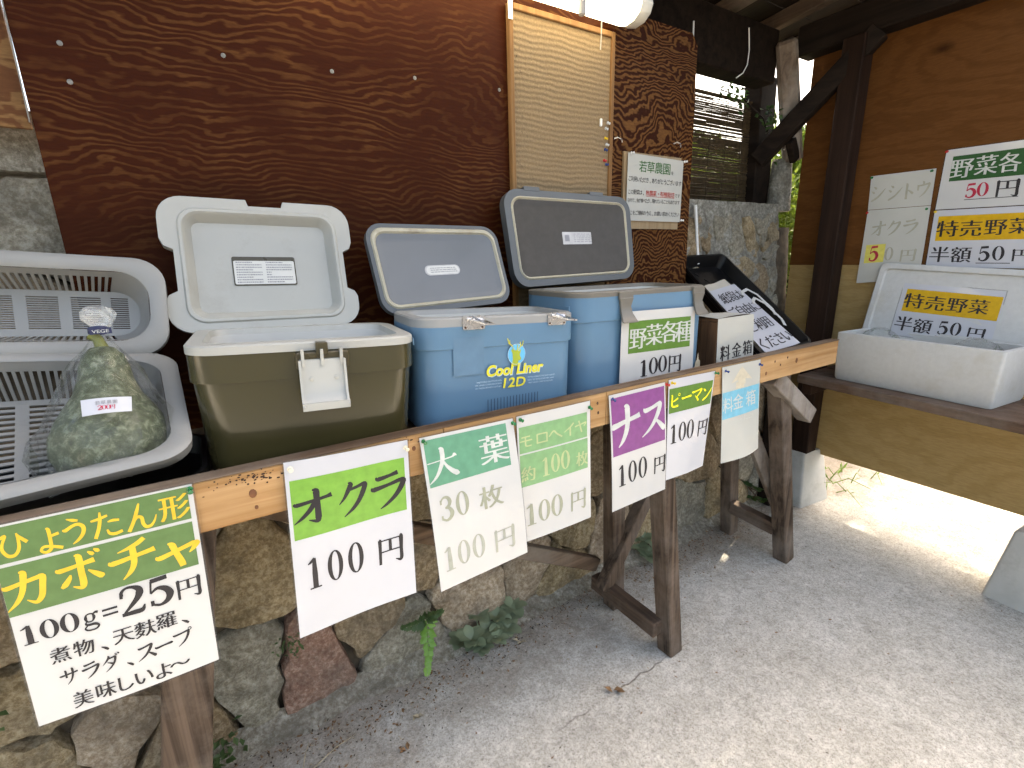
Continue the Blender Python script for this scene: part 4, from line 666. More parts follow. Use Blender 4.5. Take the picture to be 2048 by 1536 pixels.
mb = MB(); mb.beam((1.79, 1.385, .19), (1.82, 1.375, -.05), .012, .006, (0, 1, 0)); tag(mb.build('white_strap', 'pin_white'), 'narrow white strip hanging in front of the stone wall', 'strap')

# ---- roof, beams and posts
RF = thing('shed_roof', 'dark timber shed roof with exposed rafters and boards', 'roof', (1.0, .4, 1.0))
def rz(y): return .985 + .10 * (1.65 - y)
for k in range(6):                                      # boards across the rafters
    y = 1.85 - k * .185
    mb = MB(); mb.box(-2.6, 2.85, y - .18, y, 0, .016); 
    mb.v = [(a, b_, c + rz(b_) + .06) for a, b_, c in mb.v]; mb.build('roof_board', 'timber_dark', RF)
for k, x in enumerate((-2.2, -1.5, -.8, -.1, .6, 1.3, 1.78, 2.12, 2.46, 2.78)):
    mb = MB(); mb.beam((x, 1.78, rz(1.78) + .028), (x, .74, rz(.74) + .028), .045, .06); mb.build('rafter', 'timber_weathered_y', RF, bevel=.003)
MB().box(-2.6, 2.36, 1.44, 1.54, .735, .95).build('wall_plate', 'timber_dark', RF, bevel=.006)
MB().box(2.50, 2.61, .12, 1.44, .862, .985).build('side_plate', 'timber_dark', RF, bevel=.006)
MB().box(-2.6, 2.8, .74, .80, 1.0, 1.10).build('front_plate', 'timber_dark', RF, bevel=.006)
o = MB().beam((2.515, 1.18, -1.01), (2.515, 1.18, .862), .088, .088, (0, 1, 0)).build('post', 'timber_frame', bevel=.005); tag(o, 'dark brown square post standing on the nearer-to-wall concrete footing', 'post')
plain('footing', (.46, .45, .41), .85, .08, 14, bump=.4, bscale=160, dirt=(.30, .28, .24), dscale=5)
def footing(cx, cy, label, rot=0):
    mb = MB(); M = Matrix.Translation((cx, cy, GZ)) @ Matrix.Rotation(rot, 4, 'Z')
    mb.loft([[M @ Vector((x, y, z)) for x, y in rrect(s, s, .012, 3)] for s, z in ((.235, -.005), (.165, .272), (.155, .282))], True, True)
    tag(mb.build('post_footing', 'footing', smooth=40), label, 'footing', 'concrete post footings along the right wall')
footing(2.555, 1.215, 'pale tapered concrete footing under the dark post at the bench end', R(-6))
footing(2.44, .265, 'grey tapered concrete footing cut off by the right edge', R(-4))
o = MB().beam((2.40, 1.515, .425), (2.53, 1.11, .865), .062, .078).build('diagonal_brace', 'timber_dark', bevel=.004); tag(o, 'dark diagonal brace rising from the wall to the side beam', 'brace')
o = MB().beam((2.36, 1.41, .90), (2.575, 1.44, .43), .10, .085, (.6, -.8, 0)).build('leaning_timber', 'timber_grey', bevel=.012); tag(o, 'pale weathered timber leaning under the roof corner', 'timber')
o = MB().beam((2.47, 1.40, .50), (2.535, 1.405, .42), .05, .03, (0, 1, 0)).build('timber_offcut', 'timber_dark', bevel=.003); tag(o, 'short dark offcut fixed below the diagonal brace', 'timber')
o = MB().beam((2.47, 1.56, .215), (2.44, 1.56, .80), .13, .09, (0, 1, 0)).build('corner_post', 'timber_dark', bevel=.006); tag(o, 'dark post standing on the stone wall beside the reed screen', 'post')
mb = MB(); mb.lathe([(.058, .19), (.052, .3), (.046, .43), (.038, .437)], 16, Matrix.Translation((2.55, 1.475, 0)), fn=lambda t, z: 1 + .05 * math.sin(3 * t + z * 20))
tag(mb.build('pillar_stub', 'mortar_pale', smooth=50), 'rounded pale concrete stub on the end of the stone wall', 'pillar')
o = MB().beam((2.355, 1.245, GZ), (2.375, 1.27, -.36), .085, .075, (0, 1, 0)).build('prop_post', 'timber_dark', bevel=.008); tag(o, 'dark leaning prop against the stone wall under the bench end', 'post')
mb = MB(); mb.tube([(1.64, 1.33, .80), (1.637, 1.325, .74), (1.635, 1.32, .70)], .003, 6); tag(mb.build('white_cable', 'pin_white', smooth=40), 'short white cable dropping behind the panel corner', 'cable')
mb = MB(); mb.tube([(2.10, 1.42, .90), (2.115, 1.42, .82), (2.125, 1.43, .77), (2.10, 1.43, .735), (2.07, 1.44, .715)], .0028, 6); tag(mb.build('hanging_wire', 'pin_white', smooth=40), 'thin white wire looping down from the roof corner', 'wire')
# ---- reed screen on the wall
plain('reed', (.075, .048, .022), .7, .45, 60); plain('reed_thread', (.05, .035, .02), .8)
RS = thing('reed_screen', 'brown reed screen hung above the stone wall with light glinting through', 'screen', (2.0, 1.56, .22))
mb = MB(); z = .225
while z < .685:
    a = random.uniform(-.002, .002); x = 1.62
    while x < 2.40:
        L = random.uniform(.25, .6); r_ = random.uniform(.0016, .0027); y = 1.565 + random.uniform(-.003, .003)
        mb.tube([(x, y, z + a + random.uniform(-.0012, .0012)), (min(2.44, x + L), y + random.uniform(-.003, .003), z + a + random.uniform(-.0012, .0012))], r_, 4, 0, False); x += L
    z += random.uniform(.0021, .0031) + (.004 if random.random() < .05 else 0) + (.004 if z > .655 else 0)
o = mb.build('reeds', 'reed', RS); o['kind'] = 'stuff'
for x in (1.72, 1.84, 1.96, 2.08, 2.20, 2.32):
    mb = MB(); mb.tube([(x, 1.560, .22), (x + .004, 1.560, .69)], .0015, 4); mb.build('binding_thread', 'reed_thread', RS)
MB().box(1.62, 2.44, 1.556, 1.574, .683, .692).build('top_rail', 'reed', RS)
iv = thing('ivy', 'ivy sprig trailing over the corner of the reed screen', 'plant', (2.25, 1.5, .68))
mb = MB()
for i in range(95):
    t = random.random(); c = Vector((2.12 + .17 * t, 1.53, .705 - .05 * t)) if i < 45 else Vector((2.34 + .12 * t, 1.46, .62 - .24 * t * random.random()))
    leaf(mb, c + Vector((random.gauss(0, .02), random.gauss(0, .02), random.gauss(0, .018))), Vector((random.uniform(-1, 1), random.uniform(-1, .2), random.uniform(-1, .4))), .022, .028)
mb.build('leaves', 'leaf_ivy', iv); mb = MB(); mb.tube([(2.10, 1.535, .70), (2.25, 1.53, .69), (2.36, 1.48, .60), (2.42, 1.46, .48)], .003, 5); mb.build('stem', 'timber_dark', iv)

# ---- right side: plywood sheets, shelf
plywood('ply_orange', (.118, .0455, .0130), (.142, .057, .0172), 9, 2.4, .8, 1.8, .3, False, .6, 0, 2.0, 'Y')
plywood('ply_natural', (.375, .25, .102), (.42, .285, .123), 12, 2.0, .8, 2.0, .3, False, .65, 0, 6.0, 'Y')
def knots(name, spots):
    m = MATS[name]; n = m.node_tree.nodes; l = m.node_tree.links; b = next(x for x in n if x.type == 'BSDF_PRINCIPLED'); col = b.inputs['Base Color'].links[0].from_socket
    co = _coords(n, l); wob = _noise(n, l, co, 16, 4, .6); x, y, z = _xyz(n, l, co)
    for (ky, kz, ry, rz_) in spots:
        dy = _math(n, l, 'MULTIPLY', _math(n, l, 'SUBTRACT', y, ky), 1 / ry); dz = _math(n, l, 'MULTIPLY', _math(n, l, 'SUBTRACT', z, kz), 1 / rz_)
        d = _math(n, l, 'SQRT', _math(n, l, 'ADD', _math(n, l, 'MULTIPLY', dy, dy), _math(n, l, 'MULTIPLY', dz, dz))); d = _math(n, l, 'ADD', d, _math(n, l, 'MULTIPLY', wob, .8))
        col = _mix(n, l, _ramp(n, l, _math(n, l, 'MULTIPLY', d, .5), [(.22, (.85,) * 3), (.62, (0,) * 3)]), col, (.026, .008, .003))
    l.new(col, b.inputs['Base Color'])
knots('ply_orange', ((.91, .745, .055, .028), (1.175, .40, .028, .05), (.45, .55, .03, .03)))
o = MB().box(2.592, 2.604, 0.0, 1.402, -.076, .99).build('plywood_sheet', 'ply_orange'); tag(o, 'orange-brown stained plywood sheet on the right wall carrying white signs', 'panel')
o = MB().box(2.592, 2.604, 0.0, 1.398, -1.035, -.0765).build('plywood_sheet', 'ply_natural'); tag(o, 'unstained yellow plywood sheet above and below the shelf on the right', 'panel')
wood('shelf_wood', (.06, .036, .024), (.17, .105, .07), 'Y', 40, 1.4, .6, grey=(.20, .16, .13))
SH = thing('wall_shelf', 'brown plank shelf along the right wall under the white foam box', 'shelf', (2.35, .5, -.55))
for (a, b_, c, d) in ((2.235, 2.125, .125, 0), (2.362, 2.252, .12, 1), (2.484, 2.374, .105, 2)):
    mb = MB(); y0, y1 = 1.115, .30; zt = -.552
    for (p0, p1) in (((a, y0), (b_, y1)), ((b_ - .001, y1 - .003), (b_ - .14, y1 - .95))):
        vs = [(p0[0], p0[1], zt - .035), (p0[0] + c, p0[1], zt - .035), (p1[0] + c, p1[1], zt - .035), (p1[0], p1[1], zt - .035)]
        mb.add(vs + [(x, y, zt) for x, y, z in vs], [(3, 2, 1, 0), (4, 5, 6, 7), (0, 1, 5, 4), (1, 2, 6, 5), (2, 3, 7, 6), (3, 0, 4, 7)])
    mb.build('plank', 'shelf_wood', SH, bevel=.003)
MB().box(2.26, 2.59, 1.06, 1.10, -.64, -.588).build('bracket', 'timber_frame', SH, bevel=.003)
G = 'white signs pinned to the orange plywood'
make_sign('shishito', 'wall_sign', 'faded pepper sign pinned nearest the dark post, upper left of the wall signs', 'sign', G, 'paper_warm', None, ((.02, .04, 'green'), (.95, .05, 'green')), False)
make_sign('okura50', 'wall_sign', 'faded okra sign with a yellow note bearing a red 5', 'sign', G, 'paper_warm', lambda u, v: .006 * v * v, ((.0, .03, 'red'), (.95, .04, 'green')), False)
make_sign('yasai50', 'wall_sign', 'white sign with dark green band and red 50, top right', 'sign', G, 'paper', None, ((.01, .02, 'red'),), True)
make_sign('tokubai', 'wall_sign', 'white sign with yellow band above the foam box lid', 'sign', G, 'paper_cool', None, ((.01, .02, 'yellow'),), True)
# ================================================================== THE BENCH
TB = thing('bench', 'long timber bench with an orange front board carrying coolers and signs', 'bench', (.5, 1.05, GZ))
for (a, b_) in ((-1.2, .3695), (.3705, .8145), (.8155, 1.985)):
    mb = MB(); mb.box(a, b_, .8565, .886, -.419, -.3315); o = mb.build('front_board', 'pine_orange', TB, bevel=.002)
mb = MB(); mb.box(-1.2, 1.985, .8545, .8875, -.3312, -.3285); mb.build('top_strip', 'timber_weathered_x', TB, bevel=.001)
for k in range(4): MB().box(-1.2, 1.95, .889 + k * .094, .980 + k * .094, -.392, -.374).build('top_plank', 'timber_weathered_x', TB, bevel=.002)
def leg(p0, p1, s, s2=None, m='timber_weathered'): MB().beam(p0, p1, s, s2 or s, (0, 1, 0)).build('leg', m, TB, bevel=.004)
leg((-.075, .925, -.40), (-.225, .925, GZ), .078, .07); leg((-.10, 1.2, -.40), (-.2, 1.2, GZ), .06)
leg((1.057, .900, -.40), (1.142, .866, GZ), .058, .06); leg((1.11, 1.13, -.40), (1.14, 1.13, GZ), .058)
leg((1.745, .94, -.42), (1.945, .93, GZ), .062, .06); leg((1.83, 1.19, -.40), (1.945, 1.19, GZ), .058)
def rail(n, p0, p1, w, h, m='timber_weathered_y', up=(0, 0, 1)): MB().beam(p0, p1, w, h, up).build(n, m, TB, bevel=.003)
rail('stretcher', (1.075, 1.165, -1.175), (1.085, .872, -1.185), .045, .055); rail('stretcher', (1.90, 1.16, -1.13), (1.90, .955, -1.14), .045, .055)
rail('brace', (1.05, 1.10, -1.165), (1.56, 1.10, -.40), .045, .045, 'timber_weathered'); rail('brace', (1.085, 1.175, -1.115), (-.15, 1.175, -.44), .035, .05, 'timber_weathered_x')
rail('brace', (1.655, .915, -.432), (1.945, .915, -.632), .055, .062, 'timber_grey'); rail('brace', (1.70, 1.06, -.55), (1.955, .965, -1.10), .03, .055, 'timber_grey')
rail('crossbeam', (1.08, .89, -.40), (1.08, 1.25, -.40), .05, .05); rail('crossbeam', (1.80, .89, -.40), (1.80, 1.25, -.40), .05, .05); rail('crossbeam', (-.09, .89, -.40), (-.09, 1.25, -.40), .05, .05)
plain('nail_rust', (.09, .045, .025), .7, .3, 50, metal=.3); plain('knot', (.15, .055, .02), .7, .3, 60); plain('worm_hole', (.035, .016, .008), .9, .3, 60)
def spot(x, z, r, m, name): mb = MB(); M = Matrix.Translation((x, .8563, z)) @ Matrix.Rotation(R(90), 4, 'X') @ Matrix.Diagonal((1, 1.35, 1, 1)); mb.lathe([(r, 0), (r * .9, .0006), (r * .3, .0008)], 10, M); mb.build(name, m, TB)
for (x, z) in ((.785, -.356), (.788, -.381), (1.565, -.356), (1.60, -.372), (1.64, -.352)): spot(x, z, .0032, 'nail_rust', 'nail')
for (x, z, r) in ((.02, -.372, .006), (.022, -.398, .003), (.305, -.36, .004), (1.70, -.37, .007), (1.52, -.39, .005)): spot(x, z, r, 'knot', 'knot')
mb = MB()                                                # beetle holes and splits along the upper edge of the board
for i in range(110):
    x = random.choice([random.gauss(.03, .05), random.uniform(-.25, .38)]); z = -.345 + random.gauss(0, .006); r = random.uniform(.0006, .0018)
    M = Matrix.Translation((x, .8563, z)) @ Matrix.Rotation(R(90), 4, 'X') @ Matrix.Diagonal((random.uniform(.8, 2.2), 1, 1, 1)); mb.lathe([(r, 0), (r * .6, .0005)], 6, M)
o = mb.build('worm_holes', 'worm_hole', TB); o['kind'] = 'stuff'

# ---- laminated price signs pinned to the front board
G = 'laminated price signs hanging from the bench front board'
make_sign('pump', 'price_sign', 'big price sign for gourd-shaped pumpkin with two green bands and yellow lettering', 'sign', G, 'paper', lambda u, v: .004 * math.sin(3 * u) * v, ((.985, .02, 'green'),))
make_sign('okura', 'price_sign', 'okra price sign with bright lime green band and black lettering', 'sign', G, 'paper_cool', lambda u, v: .003 * math.sin(5 * u + 2 * v), ((.04, .035, 'cream'), (.975, .04, 'cream')))
make_sign('ooba', 'price_sign', 'sun-faded perilla sign with teal band, curling out at the bottom', 'sign', G, 'paper', lambda u, v: .006 * math.sin(3.1 * v) + .004 * u * v, ((.03, .02, 'green'), (.99, .03, 'green')))
make_sign('moro', 'price_sign', 'faded sign with two mint green bands and sand-coloured lettering', 'sign', G, 'paper', lambda u, v: .004 * math.sin(2.4 * u), ((.04, .025, 'green'), (.985, .05, 'green')))
make_sign('nasu', 'price_sign', 'aubergine price sign with purple band and white lettering', 'sign', G, 'paper', lambda u, v: .004 * math.sin(3.1 * v), ((.05, .03, 'blue'), (1.02, .02, 'red')))
make_sign('piman', 'price_sign', 'narrow green pepper sign with yellow lettering, right edge curling', 'sign', G, 'paper_cool', lambda u, v: -.02 * v * max(0, u - .5), ((.06, .03, 'yellow'), (1.0, .02, 'green')))
make_sign('feesign', 'price_sign', 'faded fee box sign with sky blue band and pale arrow, curling at the bottom', 'sign', G, 'paper_warm', lambda u, v: .016 * v * v * math.sin(3.0 * (1 - u) + .3), ((.07, .04, 'blue'), (.97, .05, 'blue')), True, False)

# ================================================================== COOLERS
plain('olive_plastic', (.044, .038, .015), .22, .05, 4, coat=.35); plain('white_plastic', (.39, .39, .36), .38, .05, 6, dirt=(.325, .31, .275), dscale=6); plain('liner_white', (.50, .50, .48), .4, .05, 6)
plain('blue_plastic', (.092, .195, .30), .38, .05, 5, dirt=(.098, .19, .275), dscale=4); plain('grey_plastic', (.27, .275, .27), .4, .06, 7); plain('lid_grey', (.135, .147, .16), .45, .05, 7); plain('lid_brown', (.046, .041, .035), .6, .10, 30)
plain('taupe_plastic', (.14, .13, .11), .4, .06, 7); plain('slate_plastic', (.075, .085, .092), .4, .06, 7); plain('gasket_cream', (.42, .39, .30), .5, .08, 20, dirt=(.30, .26, .19), dscale=16); plain('brown_plastic', (.05, .04, .018), .3, .08, 9)
plain('label_silver', (.42, .41, .40), .35, .12, 40, metal=.4); plain('label_white', (.60, .60, .57), .45, .05, 30); plain('vent_navy', (.012, .035, .085), .6)
plain('logo_yellow', (.68, .62, .04), .35); plain('logo_green', (.35, .42, .04), .35); plain('logo_cyan', (.10, .45, .72), .35); plain('logo_pale', (.42, .58, .72), .4); plain('decal_tan', (.42, .36, .26), .5, .3, 60)
plain('ghost_patch', (.096, .19, .285), .5, .08, 30)
def loop(w, y0, y1, z, r, M, bow=0, sc=1.0):
    pts = []; h = y1 - y0; cy = (y0 + y1) / 2; base = rrect(w, h, r, 5, 0, cy); out = []
    for i, a in enumerate(base):
        b_ = base[(i + 1) % len(base)]; k = 8 if i % 6 == 5 else 1
        for j in range(k): out.append((a[0] + (b_[0] - a[0]) * j / k, a[1] + (b_[1] - a[1]) * j / k))
    for (x, y) in out:
        t = max(0, 1 - (x / (w / 2)) ** 2) * (1 if y < cy else 0) * bow
        pts.append(M @ Vector((x * sc, cy + (y - cy) * sc - t, z)))
    return pts
def cooler(name, label, origin, w, d, h, r, yaw, rollr, bow, body, rim, taper, rim_h, rim_out, group):
    M = Matrix.Translation(origin) @ Matrix.Rotation(R(yaw), 4, 'Z') @ Matrix.Rotation(R(rollr), 4, 'Y')
    t = thing(name, label, 'cooler', origin, group)
    mb = MB(); mb.loft([loop(w, 0, d, 0.0, r, M, bow, taper), loop(w, 0, d, .012, r, M, bow, taper + .012), loop(w, 0, d, h * .72, r, M, bow, .992), loop(w + .005, -.0025, d + .0025, h * .725, r, M, bow), loop(w + .005, -.0025, d + .0025, h - rim_h, r, M, bow)], True, False)
    mb.build('body', body, t, smooth=35)
    o_ = rim_out
    mb = MB(); mb.loft([loop(w, .004, d - .004, h - rim_h - .002, r, M, bow), loop(w + 2 * o_, -o_, d + o_, h - rim_h, r, M, bow), loop(w + 2 * o_, -o_, d + o_, h - .003, r, M, bow), loop(w + 2 * o_ - .006, -o_ + .003, d + o_ - .003, h, r, M, bow),
                       loop(w - .045, .022, d - .022, h, r * .8, M, 0), loop(w - .052, .026, d - .026, h - .012, r * .8, M, 0)], False, False)
    mb.build('rim', rim, t, smooth=35)
    mb = MB(); mb.loft([loop(w - .052, .026, d - .026, h - .011, r * .8, M, 0), loop(w - .07, .035, d - .035, .03, r * .8, M, 0)], False, True); mb.build('liner', 'liner_white', t, smooth=35)
    return t, M
def lid(parent, C, outline, th, back, face, ring, pan, ringmat, panmat, dep, smooth=40):
    """open lid seen from inside: outline in u,v; ring = gasket band, pan = inner panel (both rounded rectangles cu,cv,w,h,r in metres)"""
    fm = quadmap(C); W_ = ((Vector(C[1]) - Vector(C[0])).length + (Vector(C[2]) - Vector(C[3])).length) / 2; H_ = ((Vector(C[3]) - Vector(C[0])).length + (Vector(C[2]) - Vector(C[1])).length) / 2
    mm = lambda x, y, d=0: fm(x / W_, y / H_, d)
    out = [(u * W_, v * H_) for u, v in outline]
    def rr(k, g=0): cu, cv, w, h, r = k; return rrect(w + 2 * g, h + 2 * g, r + g, 6, cu, cv)
    mb = MB(); ringo = rr(ring)
    mb.plate(out, [ringo], lambda x, y: mm(x, y, 0)); c = (W_ / 2, H_ / 2)
    back_o = [(c[0] + (x - c[0]) * .965, c[1] + (y - c[1]) * .95) for x, y in out]
    mb.loft([[mm(x, y, 0) for x, y in out], [mm(x, y, -th * .75) for x, y in out], [mm(x, y, -th) for x, y in back_o]], False, True)
    L = mb.build('lid', back, parent, smooth=smooth)
    mb = MB(); pin_ = rr(pan)
    mb.loft([[mm(x, y, 0) for x, y in ringo], [mm(x, y, .004) for x, y in rr(ring, -.003)], [mm(x, y, .004) for x, y in rr(pan, .004)], [mm(x, y, -.001) for x, y in pin_]], False, False)
    mb.build('gasket', ringmat, L, smooth=50)
    mb = MB(); q = rr(pan, -.012)
    mb.loft([[mm(x, y, -.001) for x, y in pin_], [mm(x, y, -dep * .3) for x, y in rr(pan, -.003)], [mm(x, y, -dep) for x, y in q]], False, True); mb.build('inner_panel', panmat, L, smooth=50)
    return L, mm, W_, H_
def round_outline(W_, H_, r, n=6): return [(x / W_, y / H_) for x, y in rrect(W_, H_, r, n, W_ / 2, H_ / 2)]
CG = 'open cool boxes on the bench'
# ---- olive box with the white lid
t, M = cooler('cooler', 'olive green cool box with white rim and raised white lid', (.142, .925, -.373), .385, .25, .236, .045, -5, 2.5, .007, 'olive_plastic', 'white_plastic', .93, .016, .004, CG)
C1 = [(-.050, 1.238, .137), (.322, 1.238, .125), (.313, 1.172, -.145), (-.066, 1.172, -.133)]
ol = []
def arc(cx, cy, r, a0, a1, n=6): return [(cx + r * math.cos(R(a0 + (a1 - a0) * k / n)), cy - r * math.sin(R(a0 + (a1 - a0) * k / n))) for k in range(n + 1)]
W1, H1 = .376, .278
ol += arc(.045, .045, .045, 180, 90) + [(.162, 0), (.166, .013), (.232, .013), (.236, 0)] + arc(W1 - .045, .045, .045, 90, 0) + [(W1, .085), (W1 - .006, .1), (W1 - .022, .108), (W1 - .022, .192), (W1 - .006, .2), (W1, .212)] + arc(W1 - .045, H1 - .045, .045, 0, -90) + \
    arc(.045, H1 - .045, .045, -90, -180) + [(0, .212), (.006, .2), (.022, .192), (.022, .108), (.006, .1), (0, .085)]
L, mm, w_, h_ = lid(t, C1, [(x / W1, y / H1) for x, y in ol], .03, 'white_plastic', None, (.188, .141, .312, .238, .035), (.188, .141, .288, .214, .028), 'white_plastic', 'white_plastic', .022)
fl = lambda u, v, d=0: mm(.125 + .122 * u, .118 + .060 * v, -.0205 + d)
mb = MB(); mb.loft([[mm(.186 + x, .148 + y, -.0212) for x, y in rrect(.126, .063, .004, 3)], [mm(.186 + x, .148 + y, -.0204) for x, y in rrect(.126, .063, .004, 3)]], False, True); lab = mb.build('warning_label', 'brown_plastic', L)
mb = MB(); mb.loft([[mm(.186 + x, .151 + y, -.0204) for x, y in rrect(.121, .051, .003, 3)], [mm(.186 + x, .151 + y, -.0201) for x, y in rrect(.121, .051, .003, 3)]], False, True); mb.build('label_paper', 'label_white', L)
mb = MB()
for k in range(9):                                       # rows of small print, too fine to read
    for (a, b_) in ((.04, .45 if k % 3 else .30), (.52, .95 if k % 4 else .8)):
        if k in (4, 5) and a > .5: b_ = .6
        x = a
        while x < b_:
            wd = random.uniform(.01, .035); mb.grid(lambda p, q: fl(x + (min(b_, x + wd) - x) * p, .16 + k * .09 + .042 * q, .0006), 1, 1); x += wd + .008
mb.build('small_print', 'print_grey', L)
M_ = M
mb = MB(); P3 = lambda x, y, z: M_ @ Vector((x, y, z))
for (x0, x1, y0, y1, z0, z1) in ((-.028, .062, -.022, -.008, .188, .218), (.006, .026, -.026, -.008, .212, .236)):
    mb.add([P3(x, y, z) for z in (z0, z1) for y in (y0, y1) for x in (x0, x1)], [(0, 2, 3, 1), (4, 5, 7, 6), (0, 1, 5, 4), (2, 6, 7, 3), (0, 4, 6, 2), (1, 3, 7, 5)])
mb.build('latch_bracket', 'brown_plastic', t, bevel=.002)
prof = [(-.026, .205), (-.031, .175), (-.034, .148), (-.042, .134), (-.052, .127)]
mb = MB(); th = .004
for (a, b_, off) in ((-.023, .052, 0),):
    loops = []
    for (y, z) in prof: loops.append([P3(a, y - .0, z), P3(b_, y, z), P3(b_, y + th, z + .001), P3(a, y + th, z + .001)])
    mb.loft(loops, True, True)
for x in (-.025, .050): mb.loft([[P3(x, y - .006, z), P3(x + .004, y - .006, z), P3(x + .004, y + .004, z), P3(x, y + .004, z)] for y, z in prof], True, True)
mb.add([P3(x, y, z) for z in (.120, .133) for y in (-.055, -.050) for x in (-.025, .054)], [(0, 2, 3, 1), (4, 5, 7, 6), (0, 1, 5, 4), (2, 6, 7, 3), (0, 4, 6, 2), (1, 3, 7, 5)])
for x in (-.020, .012, .045): mb.add([P3(xx, y, z) for z in (.195, .224) for y in (-.031, -.020) for xx in (x, x + .005)], [(0, 2, 3, 1), (4, 5, 7, 6), (0, 1, 5, 4), (2, 6, 7, 3), (0, 4, 6, 2), (1, 3, 7, 5)])
mb.build('latch_flap', 'white_plastic', t, smooth=30)
mb = MB()
for x in (-.006, .036): mb.lathe([(.004, 0), (.004, .001), (.002, .0015)], 10, M_ @ Matrix.Translation((x, -.0325, .172)) @ Matrix.Rotation(R(90), 4, 'X'))
mb.build('latch_stud', 'white_plastic', t)
# ---- pale blue box with the deer badge
t, M = cooler('cooler', 'sky blue cool box with yellow lettering, deer badge and grey lid', (.557, .930, -.373), .405, .215, .246, .05, -4.5, 2.2, .0, 'blue_plastic', 'grey_plastic', .985, .020, .002, CG)
C2 = [(.349, 1.212, .087), (.714, 1.212, .082), (.724, 1.142, -.120), (.362, 1.142, -.131)]
L, mm, w_, h_ = lid(t, C2, round_outline(.364, .218, .042), .026, 'slate_plastic', None, (.182, .109, .344, .198, .034), (.182, .111, .322, .174, .026), 'gasket_cream', 'lid_grey', .004)
mb = MB(); mb.loft([[mm(.180 + x, .118 + y, -.0045) for x, y in rrect(.098, .026, .0125, 6)], [mm(.180 + x, .118 + y, -.0036) for x, y in rrect(.098, .026, .0125, 6)]], False, True); mb.build('label_edge', 'label_silver', L)
mb = MB(); mb.loft([[mm(.180 + x, .118 + y, -.0037) for x, y in rrect(.090, .021, .010, 6)], [mm(.180 + x, .118 + y, -.0033) for x, y in rrect(.090, .021, .010, 6)]], False, True); mb.build('label_plate', 'label_white', L)
mb = MB()
for k in range(3):
    x = .146
    while x < .216: wd = random.uniform(.003, .01); mb.grid(lambda p, q: mm(x + wd * p, .1115 + k * .0052 + .0018 * q, -.0030), 1, 1); x += wd + .002
mb.build('small_print', 'print_grey', L)
ff = lambda x, z, d=0: M @ Vector((x, -.0028 - d, z))      # the flat front of the box
fmz = lambda u, v, d=0: ff(u, -v, d)
mb = MB(); mb.grid(lambda u, v: ff(-.125 + .073 * u, .118 + .085 * v, .0002), 2, 2); mb.build('sticker_ghost', 'ghost_patch', t)
mb = MB(); word(mb, fmz, 'Cool Liner', -.047, .103, -.122, .025, .0004, off=.058, shear=.22); mb.build('lettering_shadow', 'logo_pale', t)
mb = MB(); word(mb, fmz, 'Cool Liner', -.048, .102, -.123, .025, .0008, off=.036, shear=.22); word(mb, fmz, '12D', -.004, .054, -.091, .023, .0008, off=.018, shear=.22); mb.build('lettering', 'logo_yellow', t)
mb = MB()
for (s, u0, u1, z) in (('ENJOYABLE OUTDOOR LIFE', -.070, -.008, .0985), ('WE VALUE COMMUNICATION', -.074, -.008, .0915), ('IN THOSE BENIGN NATURE', -.073, -.008, .0845), ('COOL LINER IS THE BEST EQUIP-', .062, .138, .0985), ('MENT OF OUTDOORS MEN WHO', .062, .136, .0915), ('TAKE GOOD CARE OF NATURE', .063, .132, .0845)):
    word(mb, fmz, s, u0, u1, -z, .0034, .0004, off=0)
mb.build('fine_print', 'logo_pale', t)
mb = MB(); n = 26; mb.add([ff(.031, .156, .0003)] + [ff(.031 + .0225 * math.cos(k * 6.2832 / n), .156 + .0235 * math.sin(k * 6.2832 / n), .0003) for k in range(n)], [(0, k + 1, (k + 1) % n + 1) for k in range(n)]); mb.build('badge_disc', 'logo_cyan', t)
mb = MB(); mb.tube([ff(.031 + .0228 * math.cos(k * 6.2832 / 30), .156 + .0238 * math.sin(k * 6.2832 / 30), .0004) for k in range(31)], .0007, 4); mb.build('badge_ring', 'logo_pale', t)
head = [(.018, .128), (.021, .144), (.020, .158), (.0165, .166), (.019, .170), (.024, .165), (.030, .166), (.037, .163), (.043, .168), (.041, .160), (.039, .154), (.043, .146), (.041, .141), (.036, .141), (.033, .128)]
mb = MB(); mb.plate(head, [], lambda x, z: ff(x, z, .0007)); mb.build('badge_deer', 'logo_green', t)
mb = MB()
for st in ([(.025, .165), (.020, .175), (.010, .183), (.007, .194)], [(.013, .180), (.012, .189)], [(.034, .164), (.040, .173), (.046, .177), (.048, .187)], [(.041, .174), (.040, .184)], [(.033, .165), (.033, .178)]): mb.tube([ff(x, z, .0009) for x, z in st], .0011, 4)
mb.build('badge_antlers', 'logo_yellow', t)
for k in range(26):
    x = -.118 + k * .0083; top = .021 if x < -.046 else (.056 + .004 * (x + .04) * 8 if x < .092 else (.045 if x < .1 else .012))
    if x > .105: continue
    mb = MB(); mb.add([ff(a, b_, .0005) for a, b_ in ((x, .002), (x + .0016, .002), (x + .0016, top), (x, top))], [(0, 1, 2, 3)]); mb.build('vent_line', 'vent_navy', t)
